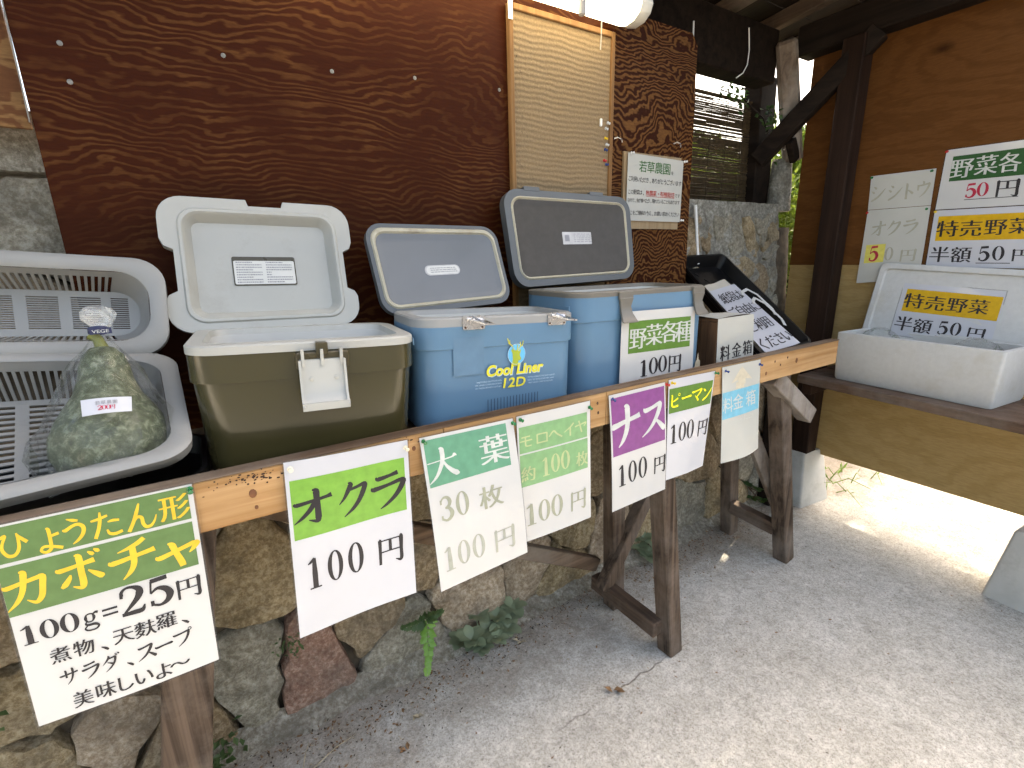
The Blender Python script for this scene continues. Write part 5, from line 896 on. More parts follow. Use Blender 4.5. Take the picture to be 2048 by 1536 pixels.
for (x0, x1, ang) in ((-.103, -.050, 12), (.113, .163, -8)):
    mb = MB(); mb.loft([[ff((x0 + x1) / 2 + x, .234 + y, .0005) for x, y in rrect(x1 - x0, .030, .004, 3)], [ff((x0 + x1) / 2 + x, .234 + y, .0028) for x, y in rrect(x1 - x0, .030, .004, 3)]], True, True); pl = mb.build('latch_plate', 'steel', t)
    cx = (x0 + x1) / 2; mb = MB(); a = M @ Vector((cx - .016, -.006, .241)); 
    mb.add([M @ Vector(p) for p in ((cx - .02, -.005, .245), (cx + .018, -.005, .243), (cx + .034, -.040, .234), (cx + .010, -.042, .236), (cx - .02, -.005, .242), (cx + .018, -.005, .240), (cx + .034, -.040, .231), (cx + .010, -.042, .233))], [(0, 1, 2, 3), (7, 6, 5, 4), (0, 4, 5, 1), (1, 5, 6, 2), (2, 6, 7, 3), (3, 7, 4, 0)])
    mb.tube([M @ Vector((cx - .018, -.008, .243)), M @ Vector((cx + .018, -.008, .241))], .0035, 8); mb.tube([M @ Vector((cx - .006, -.012, .247)), M @ Vector((cx + .006, -.03, .240))], .002, 6); mb.build('latch_lever', 'steel', pl, smooth=30)
    for sx in (-.02, .02):
        mb = MB(); mb.lathe([(.0025, 0), (.0022, .001)], 8, M @ Matrix.Translation((cx + sx, -.0058, .224)) @ Matrix.Rotation(R(90), 4, 'X')); mb.build('screw', 'nail_rust', pl)
mb = MB(); mb.add([M @ Vector((-.2065, y, z)) for y, z in ((.02, .19), (.06, .19), (.06, .205), (.02, .205))] + [M @ Vector((-.2035, y, z)) for y, z in ((.02, .19), (.06, .19), (.06, .205), (.02, .205))], [(0, 1, 2, 3), (0, 3, 7, 4), (3, 2, 6, 7), (0, 4, 5, 1), (1, 5, 6, 2)]); mb.build('carry_lug', 'blue_plastic', t)
# ---- larger blue box, brown lid, price sign on its front
t, M = cooler('cooler', 'large blue cool box with dark brown lid and taupe latches', (1.045, .941, -.373), .515, .25, .279, .055, -.5, .5, .0, 'blue_plastic', 'taupe_plastic', .985, .014, .003, CG)
C3 = [(.762, 1.245, .190), (1.262, 1.245, .183), (1.230, 1.172, -.078), (.757, 1.172, -.086)]
L, mm, w_, h_ = lid(t, C3, round_outline(.487, .276, .05), .035, 'slate_plastic', None, (.2435, .140, .445, .240, .036), (.2435, .140, .428, .223, .028), 'gasket_cream', 'lid_brown', .003)
mb = MB(); mb.loft([[mm(.252 + x, .140 + y, -.004) for x, y in rrect(.115, .038, .002, 2)], [mm(.252 + x, .140 + y, -.0026) for x, y in rrect(.115, .038, .002, 2)]], False, True); mb.build('label_plate', 'label_silver', L)
mb = MB()
for k in range(5):
    x = .238
    while x < .300: wd = random.uniform(.006, .014); mb.grid(lambda p, q: mm(x + wd * p, .1265 + k * .006 + .002 * q, -.0021), 1, 1); x += wd + .003
mb.grid(lambda p, q: mm(.203 + .018 * p, .130 + .02 * q, -.0021), 1, 1); mb.build('small_print', 'print_grey', L)
for (u, wd) in ((.10, .055), (.345, .055)): mb = MB(); mb.loft([[mm(u + x, -.003 + y, z) for x, y in rrect(wd, .012, .003, 2)] for z in (-.02, .001)], True, True); mb.build('lid_catch', 'slate_plastic', L)
for cx in (-.098, .197):
    q = lambda x, y, z: M @ Vector((cx + x, y, z)); mb = MB()
    pr = [(-.006, .272), (-.012, .258), (-.010, .236), (-.016, .218), (-.028, .200), (-.034, .196)]; wd = [.021, .024, .018, .020, .026, .027]
    mb.loft([[q(-w, y, z), q(w, y, z), q(w, y + .006, z + .001), q(-w, y + .006, z + .001)] for (y, z), w in zip(pr, wd)], True, True); o = mb.build('latch', 'taupe_plastic', t, smooth=25)
    mb = MB(); mb.add([q(x, y, z) for z in (.255, .277) for y in (-.011, -.004) for x in (-.026, .026)], [(0, 2, 3, 1), (4, 5, 7, 6), (0, 1, 5, 4), (2, 6, 7, 3), (0, 4, 6, 2), (1, 3, 7, 5)]); mb.build('latch_mount', 'taupe_plastic', o, bevel=.002)
mb = MB(); mb.plate([(.203, .004), (.205, .025), (.212, .027), (.214, .045), (.219, .050), (.224, .075), (.229, .052), (.236, .048), (.238, .030), (.244, .026), (.246, .004)], [], lambda x, z: M @ Vector((x, -.0032, z))); mb.build('decal', 'decal_tan', t)
mb = MB(); mb.add([M @ Vector((-.2605, y, z)) for y, z in ((.03, .228), (.12, .228), (.12, .244), (.03, .244))] + [M @ Vector((-.256, y, z)) for y, z in ((.03, .228), (.12, .228), (.12, .244), (.03, .244))], [(0, 1, 2, 3), (0, 3, 7, 4), (3, 2, 6, 7), (0, 4, 5, 1), (1, 5, 6, 2)]); mb.build('carry_lug', 'blue_plastic', t)
make_sign('cooler_sign', 'price_sign', 'price sign with green band stuck to the front of the large blue cool box', 'sign', None, 'paper', None, (), False)
# ================================================================== BASKETS, PUMPKIN
plain('basket_grey', (.255, .255, .243), .45, .06, 8, bump=.1, bscale=200, dirt=(.25, .245, .225), dscale=5); plain('black_plastic', (.004, .004, .0045), .4, .2, 20, spec=.25); plain('dark_void', (.006, .006, .006), .9)
def basket(name, label, C, depth, group):
    fm = quadmap(C); W_ = (Vector(C[1]) - Vector(C[0])).length; H_ = (Vector(C[3]) - Vector(C[0])).length
    t = thing(name, label, 'basket', fm(.5, 1), group)
    mm = lambda x, y, d=0: fm(x / W_, y / H_, d); cx, cy = W_ / 2, H_ / 2
    def rr(i, r): return rrect(W_ - 2 * i, H_ - 2 * i, r, 7, cx, cy)
    mb = MB()                                            # rolled rim
    mb.loft([[mm(x, y, d) for x, y in rr(i, .05)] for i, d in ((.006, -.030), (0, -.026), (0, -.004), (.006, 0), (.022, 0), (.028, -.004))], False, False); mb.build('rim', 'basket_grey', t, smooth=50)
    def insw(d): return .028 + .022 * (d / depth)
    mb = MB(); N = 34
    # corner shells and short walls stay closed; long walls are bars
    i0, i1 = insw(.004), insw(depth)
    A = rr(i0, .045); B = rr(.034, .045); Cc = rr(i1, .04); n = len(A)
    dl = [(A, .004), (B, .024), (Cc, depth)]
    def seg(k0, k1, loopsel):
        loops = []
        for lp, d in loopsel: loops.append([mm(lp[k % n][0], lp[k % n][1], -d) for k in range(k0, k1 + 1)])
        mb.loft(loops, False, False, 0, False)
    # loop order: corner(+,+) 0..7, corner(-,+) 8..15, corner(-,-) 16..23, corner(+,-) 24..31; edges between
    seg(0, 7, dl); seg(8, 15, dl); seg(16, 23, dl); seg(24, 31, dl); seg(15, 16, dl); seg(31, 32, dl); seg(7, 8, dl[:2]); seg(23, 24, dl[:2])
    for (ka, kb) in ((7, 8), (23, 24)):                   # bars of the long walls
        a0, a1 = Vector((*B[ka], -.024)), Vector((*B[kb], -.024)); b0, b1 = Vector((*Cc[ka], -depth)), Vector((*Cc[kb], -depth)); m_ = 26
        for k in range(m_ + 1):
            t0 = k / (m_ + .45); t1 = (k + .45) / (m_ + .45)
            q = [a0.lerp(a1, t0), a0.lerp(a1, t1), b0.lerp(b1, t1), b0.lerp(b1, t0)]; inn = [mm(p.x, p.y, p.z) for p in q]; s = .004 if ka == 7 else -.004
            outn = [mm(p.x, p.y + s, p.z) for p in q]; mb.add(inn + outn, [(0, 1, 2, 3), (7, 6, 5, 4), (0, 4, 5, 1), (1, 5, 6, 2), (2, 6, 7, 3), (3, 7, 4, 0)])
    o = mb.build('walls', 'basket_grey', t, smooth=40)
    mb = MB(); fl = rrect(W_ - 2 * i1, H_ - 2 * i1, .04, 7, cx, cy); x0, x1, y0, y1 = i1 + .03, W_ - i1 - .03, i1 + .012, H_ - i1 - .012; holes = []
    rows = 15; rh = (y1 - y0) / rows; main = (x1 - x0) * .92 / 4
    spans = [(x0 + c * main + .009, x0 + (c + 1) * main - .009) for c in range(4)] + [(x0 + 4 * main + .006, x1 + .012)]
    for (a, b_) in spans:
        for r in range(rows):
            holes.append([(a, y0 + r * rh + .0022), (a, y0 + r * rh + rh - .0042), (b_, y0 + r * rh + rh - .0042), (b_, y0 + r * rh + .0022)])
    mb.plate(fl, holes, lambda x, y: mm(x, y, -depth)); 
    for h in holes: mb.loft([[mm(x, y, -depth) for x, y in h], [mm(x, y, -depth - .003) for x, y in h]], False, False)
    mb.build('floor', 'basket_grey', t)
    for k in range(0):                                   # embossed ribs on the end wall
        f_ = .35 + k * .08; d = .02 + (depth - .024) * f_; xr = W_ - insw(d) - .003; mb = MB()
        mb.tube([mm(xr - .012 + .002 * abs(j), H_ * .5 + j * H_ * .09, -d - .002 * abs(j)) for j in (-2, -1, 0, 1, 2)], .0016, 5); mb.build('rib', 'basket_grey', t)
    return fm, mm
BG = 'grey slotted vegetable baskets at the left end of the bench'
CR = [(-.485, 1.190, .054), (-.052, 1.190, .012), (-.069, 1.135, -.166), (-.485, 1.135, -.126)]
basket('vegetable_basket', 'empty pale grey slotted basket propped upright behind the pumpkin', CR, .075, BG)
CF = [(-.50, 1.145, -.105), (-.062, 1.145, -.163), (-.048, .893, -.292), (-.48, .893, -.318)]
fb, fbm = basket('vegetable_basket', 'pale grey slotted basket holding the bagged pumpkin', CF, .088, BG)
mb = MB(); mb.loft([[(x, y, z) for x, y in rrect(.50, .26, .05, 6, -.288, 1.02)] for z in (-.374, -.335)] + [[(x, y, -.335) for x, y in rrect(.485, .245, .045, 6, -.288, 1.02)], [(x, y, -.37) for x, y in rrect(.47, .23, .04, 6, -.288, 1.02)]], True, True)
tag(mb.build('black_tray', 'black_plastic', smooth=40), 'black plastic tray under the pumpkin basket', 'tray')
# the pumpkin
def gourd_mat():
    m, n, l, b = _new('gourd_skin'); co = _coords(n, l)
    f = _noise(n, l, co, 80, 7, .75, .4); g_ = _noise(n, l, co, 18, 4, .6); v = _noise(n, l, co, 160, 4, .8)
    col = _ramp(n, l, f, [(.36, (.024, .034, .014)), (.5, (.068, .088, .043)), (.62, (.21, .24, .16))]); col = _mix(n, l, _ramp(n, l, g_, [(.4, (0,) * 3), (.65, (.5,) * 3)]), col, (.06, .07, .03))
    col = _mix(n, l, _ramp(n, l, v, [(.6, (0,) * 3), (.7, (.6,) * 3)]), col, (.20, .21, .15))
    l.new(col, b.inputs['Base Color']); b.inputs['Roughness'].default_value = .55; _bump(n, l, b, f, .4, .004)
gourd_mat(); plain('stem_green', (.16, .17, .03), .6, .2, 40)
A0 = Vector((-.166, .985, -.338)); A1 = Vector((-.158, 1.065, -.132)); ax = (A1 - A0); AL = ax.length; MG = Matrix.Translation(A0) @ ax.normalized().to_track_quat('Z', 'Y').to_matrix().to_4x4()
PR = [(0, .02), (.03, .055), (.10, .074), (.2, .082), (.32, .081), (.43, .072), (.53, .060), (.63, .046), (.74, .038), (.85, .034), (.93, .028), (.985, .018), (1, .004)]
PG = thing('gourd_pumpkin', 'mottled green gourd-shaped pumpkin inside the clear bag', 'pumpkin', A0)
mb = MB(); mb.lathe([(r, t * AL) for t, r in PR], 40, MG, fn=lambda t, z: 1 + .03 * math.cos(11 * t) * max(0, 1 - z / AL * 1.4)); mb.build('fruit', 'gourd_skin', PG, smooth=60)
mb = MB(); mb.tube([MG @ Vector((0, 0, AL * .985)), MG @ Vector((.004, 0, AL * 1.06)), MG @ Vector((.012, 0, AL * 1.10))], [.010, .008, .009], 8); mb.build('stem', 'stem_green', PG, smooth=50)
film('bag_film', (.985, .99, .985), .22, .10, .03, .15, .5); plain('bag_tape', (.015, .02, .07), .4); film('bag_crease', (.97, .98, .97), .3, .15, .22, 0, .5)
BGT = thing('clear_bag', 'clear plastic bag around the pumpkin, tied with navy tape', 'bag', A0)
BP = [(-.015, .03), (.0, .072), (.08, .090), (.2, .096), (.32, .094), (.43, .086), (.55, .074), (.68, .060), (.8, .048), (.9, .036), (.99, .022), (1.08, .011), (1.13, .009)]
def wr(t, z): q = z / AL; return 1.02 + .10 * abs(noise.noise(Vector((math.cos(t) * 3.1 + 4, math.sin(t) * 3.1, q * 5.0)))) + .12 * noise.noise(Vector((math.cos(t) * 2.2, math.sin(t) * 2.2, q * 3.0))) + .045 * noise.noise(Vector((math.cos(t) * 7, math.sin(t) * 7, q * 2.5))) * (1 + q)
BPF = []
for j in range(len(BP) - 1):
    for k in range(3): BPF.append((BP[j][0] + (BP[j + 1][0] - BP[j][0]) * k / 3, BP[j][1] + (BP[j + 1][1] - BP[j][1]) * k / 3))
BPF.append(BP[-1])
mb = MB(); mb.lathe([(r, t * AL) for t, r in BP], 26, MG, cap=False, fn=lambda t, z: wr(t, z) * random.uniform(.95, 1.05)); mb.build('film', 'bag_film', BGT)
mb = MB(); mb.lathe([(r, t * AL) for t, r in ((1.13, .009), (1.17, .014), (1.22, .022), (1.27, .024), (1.31, .016))], 26, MG, cap=False, fn=lambda t, z: 1 + .45 * noise.noise(Vector((math.cos(t) * 3, math.sin(t) * 3, z * 60)))); mb.build('bag_top', 'bag_crease', BGT, smooth=15)
mb = MB(); mb.lathe([(.012, 1.115 * AL), (.012, 1.155 * AL)], 18, MG, cap=False, fn=lambda t, z: 1 + .5 * max(0, math.cos(t + .6))); tp = mb.build('tape', 'bag_tape', BGT, smooth=40)
mb = MB(); tp_c = MG @ Vector((0, 0, 1.135 * AL)); fmt = lambda u, v, d=0: Vector((tp_c.x - .012 + u * .030, tp_c.y - .0185 - d, tp_c.z - v * .01))
mb.grid(lambda a, b_: fmt(a, b_ - .5), 2, 2); mb.build('tape_tab', 'bag_tape', tp); mb = MB(); word(mb, fmt, 'VEGE', .12, .88, 0, .55, .0004); mb.build('tape_print', 'print_white', tp)
mb = MB()
for i in range(12):                                      # crumpled lower corner of the bag
    c = Vector((-.226, .955, -.318)); d = Vector((random.uniform(-1, .3), random.uniform(-1, .2), random.uniform(-.7, .6))).normalized(); leaf(mb, c + d * .006 + Vector((random.gauss(0, .012), random.gauss(0, .01), random.gauss(0, .006))), d, .014, .022, fold=.3)
mb.build('crumpled_corner', 'bag_crease', BGT)
mb = MB()
for i in range(16):
    a = -math.pi / 2 + random.uniform(-1.0, 1.0); t0 = random.uniform(.0, .7); da = random.uniform(-.5, .5); dt = random.uniform(.12, .35); pts = []
    for k in range(7):
        q = k / 6; t = min(1.05, t0 + dt * q); rr_ = next((BP[j][1] + (BP[j + 1][1] - BP[j][1]) * (t - BP[j][0]) / (BP[j + 1][0] - BP[j][0]) for j in range(len(BP) - 1) if BP[j][0] <= t <= BP[j + 1][0]), .02)
        an = a + da * q; pts.append(MG @ Vector((math.cos(an) * rr_ * wr(an, t * AL) * 1.01, math.sin(an) * rr_ * wr(an, t * AL) * 1.01, t * AL)))
    mb.tube(pts, .0007, 4)
mb.build('crease_highlight', 'bag_crease', BGT)  # whitish threads along the film's creases, standing in for specular highlights
CL = [(-.176, .905, -.190), (-.119, .905, -.194), (-.121, .898, -.217), (-.177, .898, -.214)]
CL = [(-.1765, .925, -.1905), (-.1165, .925, -.1950), (-.1185, .913, -.2150), (-.1770, .913, -.2125)]
fm = quadmap(CL, lambda u, v: .006 * math.sin(math.pi * u)); mb = MB(); sheet(mb, fm, 8, 4, .0003); lb = mb.build('price_label', 'paper_cool', BGT, smooth=60)
mb = MB(); [put_text(mb, fm, c, .33 + .115 * i, .30, .10, .26, .0004, False) for i, c in enumerate('若草農園')]; mb.build('label_name', 'print_grey', lb)
mb = MB(); [put_text(mb, fm, c, .37 + .085 * i, .62, .09, .28, .0004, True) for i, c in enumerate('200円')]; mb.build('label_price', 'print_red', lb)

# ================================================================== FEE BOX, TRAY, FOAM BOX
wood('box_wood', (.055, .028, .016), (.16, .085, .045), 'Z', 46, 2, .6)
FB = thing('fee_box', 'small brown wooden fee box with a white paper cover at the bench end', 'box', (1.45, .98, -.373))
x0, x1, y0, y1 = 1.353, 1.546, .934, 1.045
for (a, b_, c, d, e, f) in ((x0, x0 + .012, y0, y1, -.373, -.216), (x1 - .012, x1, y0, y1, -.373, -.216), (x0 + .0122, x1 - .0122, y0, y0 + .012, -.373, -.216), (x0 + .0122, x1 - .0122, y1 - .012, y1, -.373, -.216), (x0 + .001, x1 - .001, y0 + .001, y1 - .001, -.2155, -.206)):
    MB().box(a, b_, c, d, e, f).build('board', 'box_wood', FB, bevel=.0015)
for k in (.03, .055, .062): mb = MB(); mb.box(x0 - .0015, x0 - .0003, y0 + k, y0 + k + .004, -.37, -.225); mb.build('side_batten', 'box_wood', FB)
fm = quadmap([(1.352, .9325, -.2035), (1.542, .9325, -.2035), (1.558, .930, -.352), (1.358, .930, -.362)]); mb = MB(); sheet(mb, fm, 4, 4)
mb.grid(lambda u, v: (1.350 + .19 * u, .932 + .10 * v, -.2032 + .004 * math.sin(3 * u + v)), 6, 4); pp = mb.build('paper_cover', 'paper_warm', FB, smooth=60)
for c, u in (('料', .22), ('金', .53), ('箱', .83)): mb = MB(); put_text(mb, fm, c, u, .73, .25, .34, .0006, True); mb.build('letter', 'print_ink', pp)
# leaning black tray with paper bags
CT = [(1.672, 1.372, -.014), (1.990, 1.372, -.009), (1.903, .905, -.336), (1.578, .905, -.348)]
fm = quadmap(CT); W_, H_ = .325, .568; mmt = lambda x, y, d=0: fm(x / W_, y / H_, d)
TR = thing('shallow_tray', 'black plastic tray leaning from the bench end up to the stone wall', 'tray', (1.75, .92, -.37))
rr = lambda i, r: rrect(W_ - 2 * i, H_ - 2 * i, r, 5, W_ / 2, H_ / 2)
mb = MB(); mb.loft([[mmt(x, y, d) for x, y in rr(i, .03)] for i, d in ((.004, -.016), (0, -.012), (0, 0), (.010, .001), (.012, -.004), (.026, -.048))], False, True); mb.loft([[mmt(x, y, d) for x, y in rr(i, .03)] for i, d in ((.004, -.016), (.012, -.016), (.024, -.052))], False, True); mb.build('shell', 'black_plastic', TR, smooth=35)
for k in range(5): mb = MB(); mb.tube([mmt(.10 + .03 * k, .06 + .045 * k, -.046), mmt(.115 + .03 * k, .085 + .045 * k, -.046)], .0012, 4); mb.build('floor_rib', 'black_plastic', TR)
plain('kraft_pale', (.50, .46, .38), .7, .08, 12)
C5 = [mmt(.055, .165, -.030), mmt(.200, .150, -.018), mmt(.262, .560, -.014), mmt(.060, .560, -.036)]
pbs = thing('paper_bag', 'flat pale paper bag lying under the white note in the black tray', 'bag', C5[3]); f5 = quadmap(C5, lambda u, v: .003 * math.sin(9 * u) * (1 - v)); mb = MB(); sheet(mb, f5, 8, 8, .004); mb.build('bag_body', 'kraft_pale', pbs, smooth=50)
plain('handle_white', (.55, .55, .52), .5, .05)
for (a, b_, c, d) in ((.205, .245, .295, .395), (.222, .300, .290, .455)):
    mb = MB(); z = -.010; pts = [(a, b_ + .02), (a + .012, b_), (c - .03, b_ - .012), (c, b_ + .03), (c + .004, d - .03), (c - .012, d)]
    for i in range(len(pts) - 1): mb.beam(mmt(*pts[i], z), mmt(*pts[i + 1], z + .001), .013, .0014, tuple(fm.n))
    mb.build('handle', 'handle_white', pbs)
C6 = [mmt(.050, .205, -.022), mmt(.222, .190, -.012), mmt(.268, .548, -.010), mmt(.068, .556, -.024)]
nt = thing('tray_note', 'white note with bold black lettering lying in the black tray', 'note', C6[3]); f6 = quadmap(C6); mb = MB(); sheet(mb, f6, 4, 6); mb.build('sheet', 'paper_cool', nt)
for r, (s, v) in enumerate((('紙袋は', .16), ('ご自由に', .38), ('ご利用', .62), ('ください', .86))):
    for i, c in enumerate(s): mb = MB(); put_text(mb, f6, c, .5 + (i - (len(s) - 1) / 2) * .25, v, .25, .17, .0006, True); mb.build('letter', 'print_ink', nt)
# foam box with its lid
plain('styrofoam', (.51, .51, .49), .75, .04, 60, bump=.6, bscale=260, dirt=(.46, .445, .40), dscale=9)
P0 = Vector((2.282, .998, -.551)); P1 = Vector((2.222, .452, -.551)); ex = (P1 - P0).normalized(); ey = Vector((-ex.y, ex.x, 0)); ey = ey if ey.x > 0 else -ey; WL = (P1 - P0).length
ff2 = lambda x, y, z: P0 + ex * x + ey * y + Vector((0, 0, z))
SB = thing('foam_box', 'white expanded foam box standing open on the wall shelf', 'box', ff2(WL / 2, .13, 0))
def fl_(i, z, r=.012, yo=0): return [ff2(x, y, z) for x, y in rrect(WL - 2 * i, .265 - 2 * i, r, 4, WL / 2, .1325)]
mb = MB(); mb.loft([fl_(.012, 0), fl_(.008, .01), fl_(.0, .198), fl_(.001, .204), fl_(.014, .206), fl_(.015, .198), fl_(.028, .197), fl_(.032, .03)], True, True); mb.build('body', 'styrofoam', SB, smooth=35)
mb = MB()
for i in range(16):
    x, z = random.uniform(.02, WL - .05), random.uniform(.02, .17); mb.add([ff2(x, -.0012 + .012 * (1 - z / .2), z), ff2(x + .003, -.0012 + .012 * (1 - z / .2), z), ff2(x + .005, -.0012 + .012 * (1 - z / .2), z + random.uniform(.008, .02))], [(0, 1, 2)])
mb.build('dents', 'label_white', SB)
CS = [(2.558, .982, -.064), (2.558, .428, -.098), (2.478, .425, -.425), (2.478, .992, -.405)]
FL = thing('foam_cover', 'white foam box lid with a yellow-banded sign leaning on the wall', 'lid', Vector(CS[3])); fm = quadmap(CS); W_, H_ = .556, .345; mmf = lambda x, y, d=0: fm(x / W_, y / H_, d)
rr = lambda i, r: rrect(W_ - 2 * i, H_ - 2 * i, r, 5, W_ / 2, H_ / 2)
mb = MB(); mb.loft([[mmf(x, y, d) for x, y in rr(i, .02)] for i, d in ((.004, -.026), (0, -.022), (0, -.004), (.004, 0), (.022, 0), (.026, -.010))], True, True); mb.build('slab', 'styrofoam', FL, smooth=35)
for (a, b_) in ((.13, .165), (.36, .40)): mb = MB(); mb.loft([[mmf(x, y, z) for x, y in rrect(b_ - a, .012, .003, 2, (a + b_) / 2, .016)] for z in (-.006, .0015)], False, True); mb.build('moulded_tab', 'styrofoam', FL)
SIGNS['lid_sign'] = dict(SIGNS['tokubai'])
make_sign('lid_sign', 'price_sign', 'half-price sign with yellow band taped inside the foam lid', 'sign', None, 'paper_cool', None, (), True, True, [mmf(.105, .078, -.0095), mmf(.425, .082, -.0095), mmf(.425, .300, -.0095), mmf(.105, .298, -.0095)])
for (x, y, s, lab_) in ((.10, .13, .055, 'crumpled clear bag of greens in the left end of the foam box'), (.42, .13, .055, 'crumpled clear bag of greens in the right end of the foam box')):
    vb = thing('vegetable_bag', lab_, 'bag', ff2(x, y, .03), 'clear vegetable bags in the foam box'); mb = MB(); c = ff2(x, y, .172)
    mb.lathe([(s * r, z) for r, z in ((.7, -.115), (1.1, -.06), (1.0, .0), (.6, .035), (.25, .052))], 22, Matrix.Translation(c) @ Matrix.Diagonal((.9, 1.4, 1, 1)), fn=lambda t, z: 1 + .35 * noise.noise(Vector((math.cos(t) * 3, math.sin(t) * 3, z * 30 + x)))); mb.build('film', 'bag_film', vb, smooth=15)
    mb = MB()
    for i in range(7): a = c + Vector((random.gauss(0, .014), random.gauss(0, .02), random.uniform(-.10, -.05))); mb.tube([a, a + Vector((random.gauss(0, .02), random.gauss(0, .03), .03)), a + Vector((random.gauss(0, .03), random.gauss(0, .04), .05))], [.006, .006, .002], 6)
    mb.build('greens', 'leaf_dark', vb)

# ================================================================== PLANTS AND LITTER
def rosette(name, label, pts, size, mat, group, flat=.5):
    t = thing(name, label, 'plant', pts[0], group)
    for c in pts:
        c = Vector(c); mb = MB(); n = random.randint(6, 9); a0 = random.uniform(0, 6)
        for k in range(n):
            a = a0 + k * 2.4; d = Vector((math.cos(a), math.sin(a) - .25, flat + random.uniform(-.2, .4))); L = size * random.uniform(.7, 1.1); s = d.cross(Vector((0, 0, 1))).normalized(); nn = s.cross(d.normalized()); o = c + Vector((0, 0, .008)); d.normalize()
            pr = [(0, .05), (.15, .45), (.4, .95), (.65, 1), (.85, .7), (1, .1)]; w = L * .36; vs = []
            for (q, ww) in pr:
                for e in (-1, 0, 1): vs.append(o + d * L * q + s * (e * w * ww) + nn * (w * .22 * abs(e) * ww - .25 * L * q * q))
            mb.add(vs, [(3 * i + j, 3 * i + j + 1, 3 * i + j + 4, 3 * i + j + 3) for i in range(5) for j in range(2)])
        mb.build('leaf_cluster', mat, t, smooth=60)
    mb = MB(); mb.tube([Vector(p) + Vector((0, 0, .004)) for p in pts] if len(pts) > 1 else [Vector(pts[0]) - Vector((0, 0, .01)), Vector(pts[0]) + Vector((0, 0, .012))], .003, 5); mb.build('runner', 'nail_rust', t)
PGp = 'round-leaved weeds at the foot of the stone wall'
rosette('round_leaved_weed', 'spreading clump of round grey-green leaves at the wall foot under the sign row', [(.56, 1.255, GZ + .025), (.60, 1.235, GZ + .02), (.645, 1.245, GZ + .03), (.68, 1.225, GZ + .02), (.70, 1.265, GZ + .05), (.745, 1.25, GZ + .04), (.775, 1.27, GZ + .05), (.64, 1.285, GZ + .07), (.61, 1.20, GZ + .015), (.66, 1.20, GZ + .03), (.72, 1.215, GZ + .03), (.58, 1.225, GZ + .045)], .052, 'leaf_succulent', PGp)
rosette('round_leaved_weed', 'small round-leaved weed between the middle bench legs', [(1.43, 1.27, GZ + .05), (1.47, 1.25, GZ + .03), (1.46, 1.285, GZ + .08), (1.50, 1.24, GZ + .02), (1.44, 1.235, GZ + .02)], .055, 'leaf_succulent', PGp)
rosette('round_leaved_weed', 'low leafy weed beside the dark prop post', [(2.24, 1.26, GZ + .04), (2.27, 1.255, GZ + .08), (2.22, 1.28, GZ + .11), (2.29, 1.24, GZ + .02)], .035, 'leaf_ivy', PGp)
fn = thing('fern', 'bright green fern frond hanging from a wall joint', 'fern', (.43, 1.26, GZ + .1))
for (a, b_, c, m_, sc) in (((.445, 1.268, GZ + .165), (.435, 1.225, GZ + .10), (.415, 1.215, GZ + .02), 'leaf_fern', 1.0), ((.44, 1.27, GZ + .17), (.41, 1.235, GZ + .19), (.36, 1.24, GZ + .20), 'leaf_dark', .9), ((.445, 1.27, GZ + .17), (.47, 1.24, GZ + .20), (.485, 1.23, GZ + .21), 'leaf_dark', .8)):
    a, b_, c = Vector(a), Vector(b_), Vector(c); mb = MB(); pts = []
    for k in range(13):
        t = k / 12; p_ = a * (1 - t) ** 2 + b_ * 2 * t * (1 - t) + c * t * t; pts.append(p_); d = ((b_ - a) * (1 - t) + (c - b_) * t).normalized(); s = d.cross(Vector((0, -1, .3))).normalized()
        for e in (-1, 1): leaf(mb, p_, s * e + d * random.uniform(.2, .7) + Vector((0, random.uniform(-.6, .0), random.uniform(-.3, .2))), .021 * sc, .034 * sc * (1.1 - .75 * t) * random.uniform(.8, 1.2), Vector((random.uniform(-.3, .3), -1, .4)), random.uniform(.05, .3))
    mb.tube(pts, .0014, 4); mb.build('frond', m_, fn)
wd = thing('grass_weed', 'thin yellow-green weed stems sprouting under the plywood sheet', 'weed', (3.0, 1.15, GZ))
mb = MB()
for i in range(16):
    b0 = Vector((2.86 + random.gauss(0, .12), 1.16 + random.gauss(0, .10), GZ)); d = Vector((random.uniform(-.25, .1), random.uniform(-.25, .1), 0)); mb.tube([b0, b0 + d * .4 + Vector((0, 0, .07)), b0 + d + Vector((0, 0, .05 + random.uniform(-.02, .05)))], [.0026, .0022, .001], 5)
    leaf(mb, b0 + d * .5 + Vector((0, 0, .06)), d + Vector((0, 0, .2)), .012, .06)
mb.build('blades', 'leaf_weed', wd)
ms = thing('joint_fern_sprig', 'tiny dark green sprig in the joint beside the red stone', 'plant', (.055, 1.31, GZ + .22))
mb = MB()
for i in range(70): leaf(mb, Vector((.058, 1.292, -1.03)) + Vector((random.gauss(0, .018), random.gauss(0, .006), random.gauss(0, .018))), Vector((random.uniform(-1, 1), random.uniform(-1, 0), random.uniform(-1, .5))), .006, .014)
mb.build('leaves', 'leaf_dark', ms)
ms = thing('wall_weed', 'dark weed at the lower left behind the pumpkin sign', 'plant', (-.42, 1.28, GZ + .3)); mb = MB()
for i in range(160): leaf(mb, Vector((-.19, 1.26, -1.24)) + Vector((random.gauss(0, .05), random.gauss(0, .012), random.gauss(0, .03))) if i < 90 else Vector((-.53, 1.27, -.86)) + Vector((random.gauss(0, .02), random.gauss(0, .01), random.gauss(0, .04))), Vector((random.uniform(-1, 1), random.uniform(-1, 0), random.uniform(-1, .5))), .016, .026)
mb.build('leaves', 'leaf_dark', ms)
plain('litter_brown', (.20, .11, .05), .8, .5, 90); plain('litter_pale', (.36, .30, .20), .8, .3, 90); plain('litter_dark', (.04, .026, .016), .9, .5, 90)
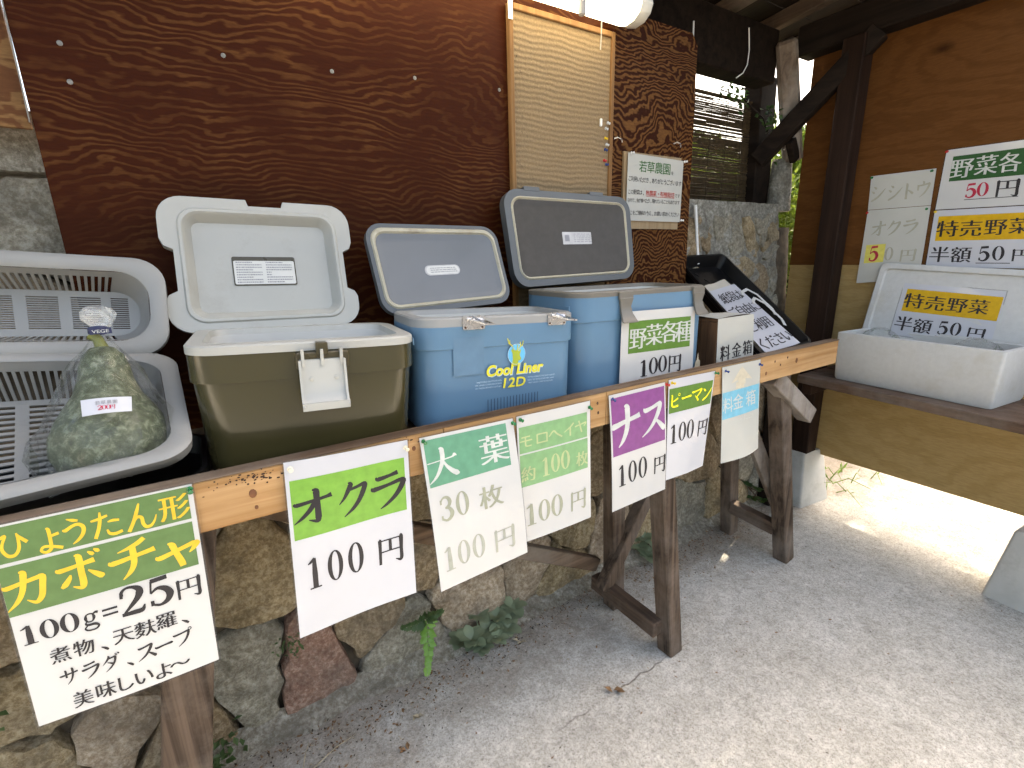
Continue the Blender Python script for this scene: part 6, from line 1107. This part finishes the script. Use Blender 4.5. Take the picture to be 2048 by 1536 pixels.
for (mt, num, sz) in (('litter_brown', 1100, .010), ('litter_dark', 1300, .007), ('litter_pale', 320, .007)):
    mb = MB()
    for i in range(num):
        x = random.uniform(-.4, 2.3); y = 1.26 - abs(random.gauss(0, .09 if mt != 'litter_pale' else .14)); y -= .04 * math.sin(x * 5)
        if random.random() < .07: y = random.uniform(.3, 1.2); x = random.uniform(.0, 2.4)
        p_ = Vector((x, y, GZ + .0015)); a = random.uniform(0, 6.3); L = sz * random.uniform(.4, 1.5); d = Vector((math.cos(a), math.sin(a), random.uniform(0, .35))); leaf(mb, p_, d, L * random.uniform(.25, .6), L, Vector((0, 0, 1)), random.uniform(0, .3))
    o = mb.build('leaf_litter', mt); tag(o, {'litter_brown': 'brown leaf fragments strewn along the foot of the wall', 'litter_dark': 'dark soil crumbs strewn along the foot of the wall', 'litter_pale': 'pale straw chips strewn on the floor by the wall'}[mt], 'litter', None, 'stuff')
DL = 'dry leaves on the concrete'
for (x, y, s, lab_) in ((.865, .85, .030, 'curled brown leaf lying on the floor crack'), (.27, 1.03, .022, 'dry leaf on the floor below the okra sign'), (.33, 1.10, .024, 'dry tan leaf near the wall foot left of the fern'), (.74, 1.17, .026, 'yellow-brown leaf beside the round-leaved clump'), (.20, .86, .024, 'dry leaf lying nearest the camera in the lower middle')):
    mb = MB()
    for k in range(3): a = random.uniform(0, 6.3); leaf(mb, Vector((x + random.gauss(0, .006), y + random.gauss(0, .006), GZ + .003)), Vector((math.cos(a), math.sin(a), .35)), s * .55, s, Vector((0, 0, 1)), .35)
    tag(mb.build('dry_leaf', 'litter_pale' if 'tan' in lab_ or 'yellow' in lab_ else 'litter_brown'), lab_, 'leaf', DL)
mb = MB(); c = Vector((.02, 1.10, GZ + .004))
for (a, L) in ((.3, .16), (1.2, .10), (2.6, .13), (4.5, .12)): mb.tube([c, c + Vector((math.cos(a) * L * .6, math.sin(a) * L * .6, .012)), c + Vector((math.cos(a) * L, math.sin(a) * L, .002))], [.0016, .0013, .0007], 5)
tag(mb.build('dry_twig', 'litter_pale'), 'pale dry forked twig on the floor by the near bench leg', 'twig')

# ------------------------------------------------------------------ raise everything so that the floor is z = 0
for o in list(SC.objects):
    if o.parent is None: o.location.z += H
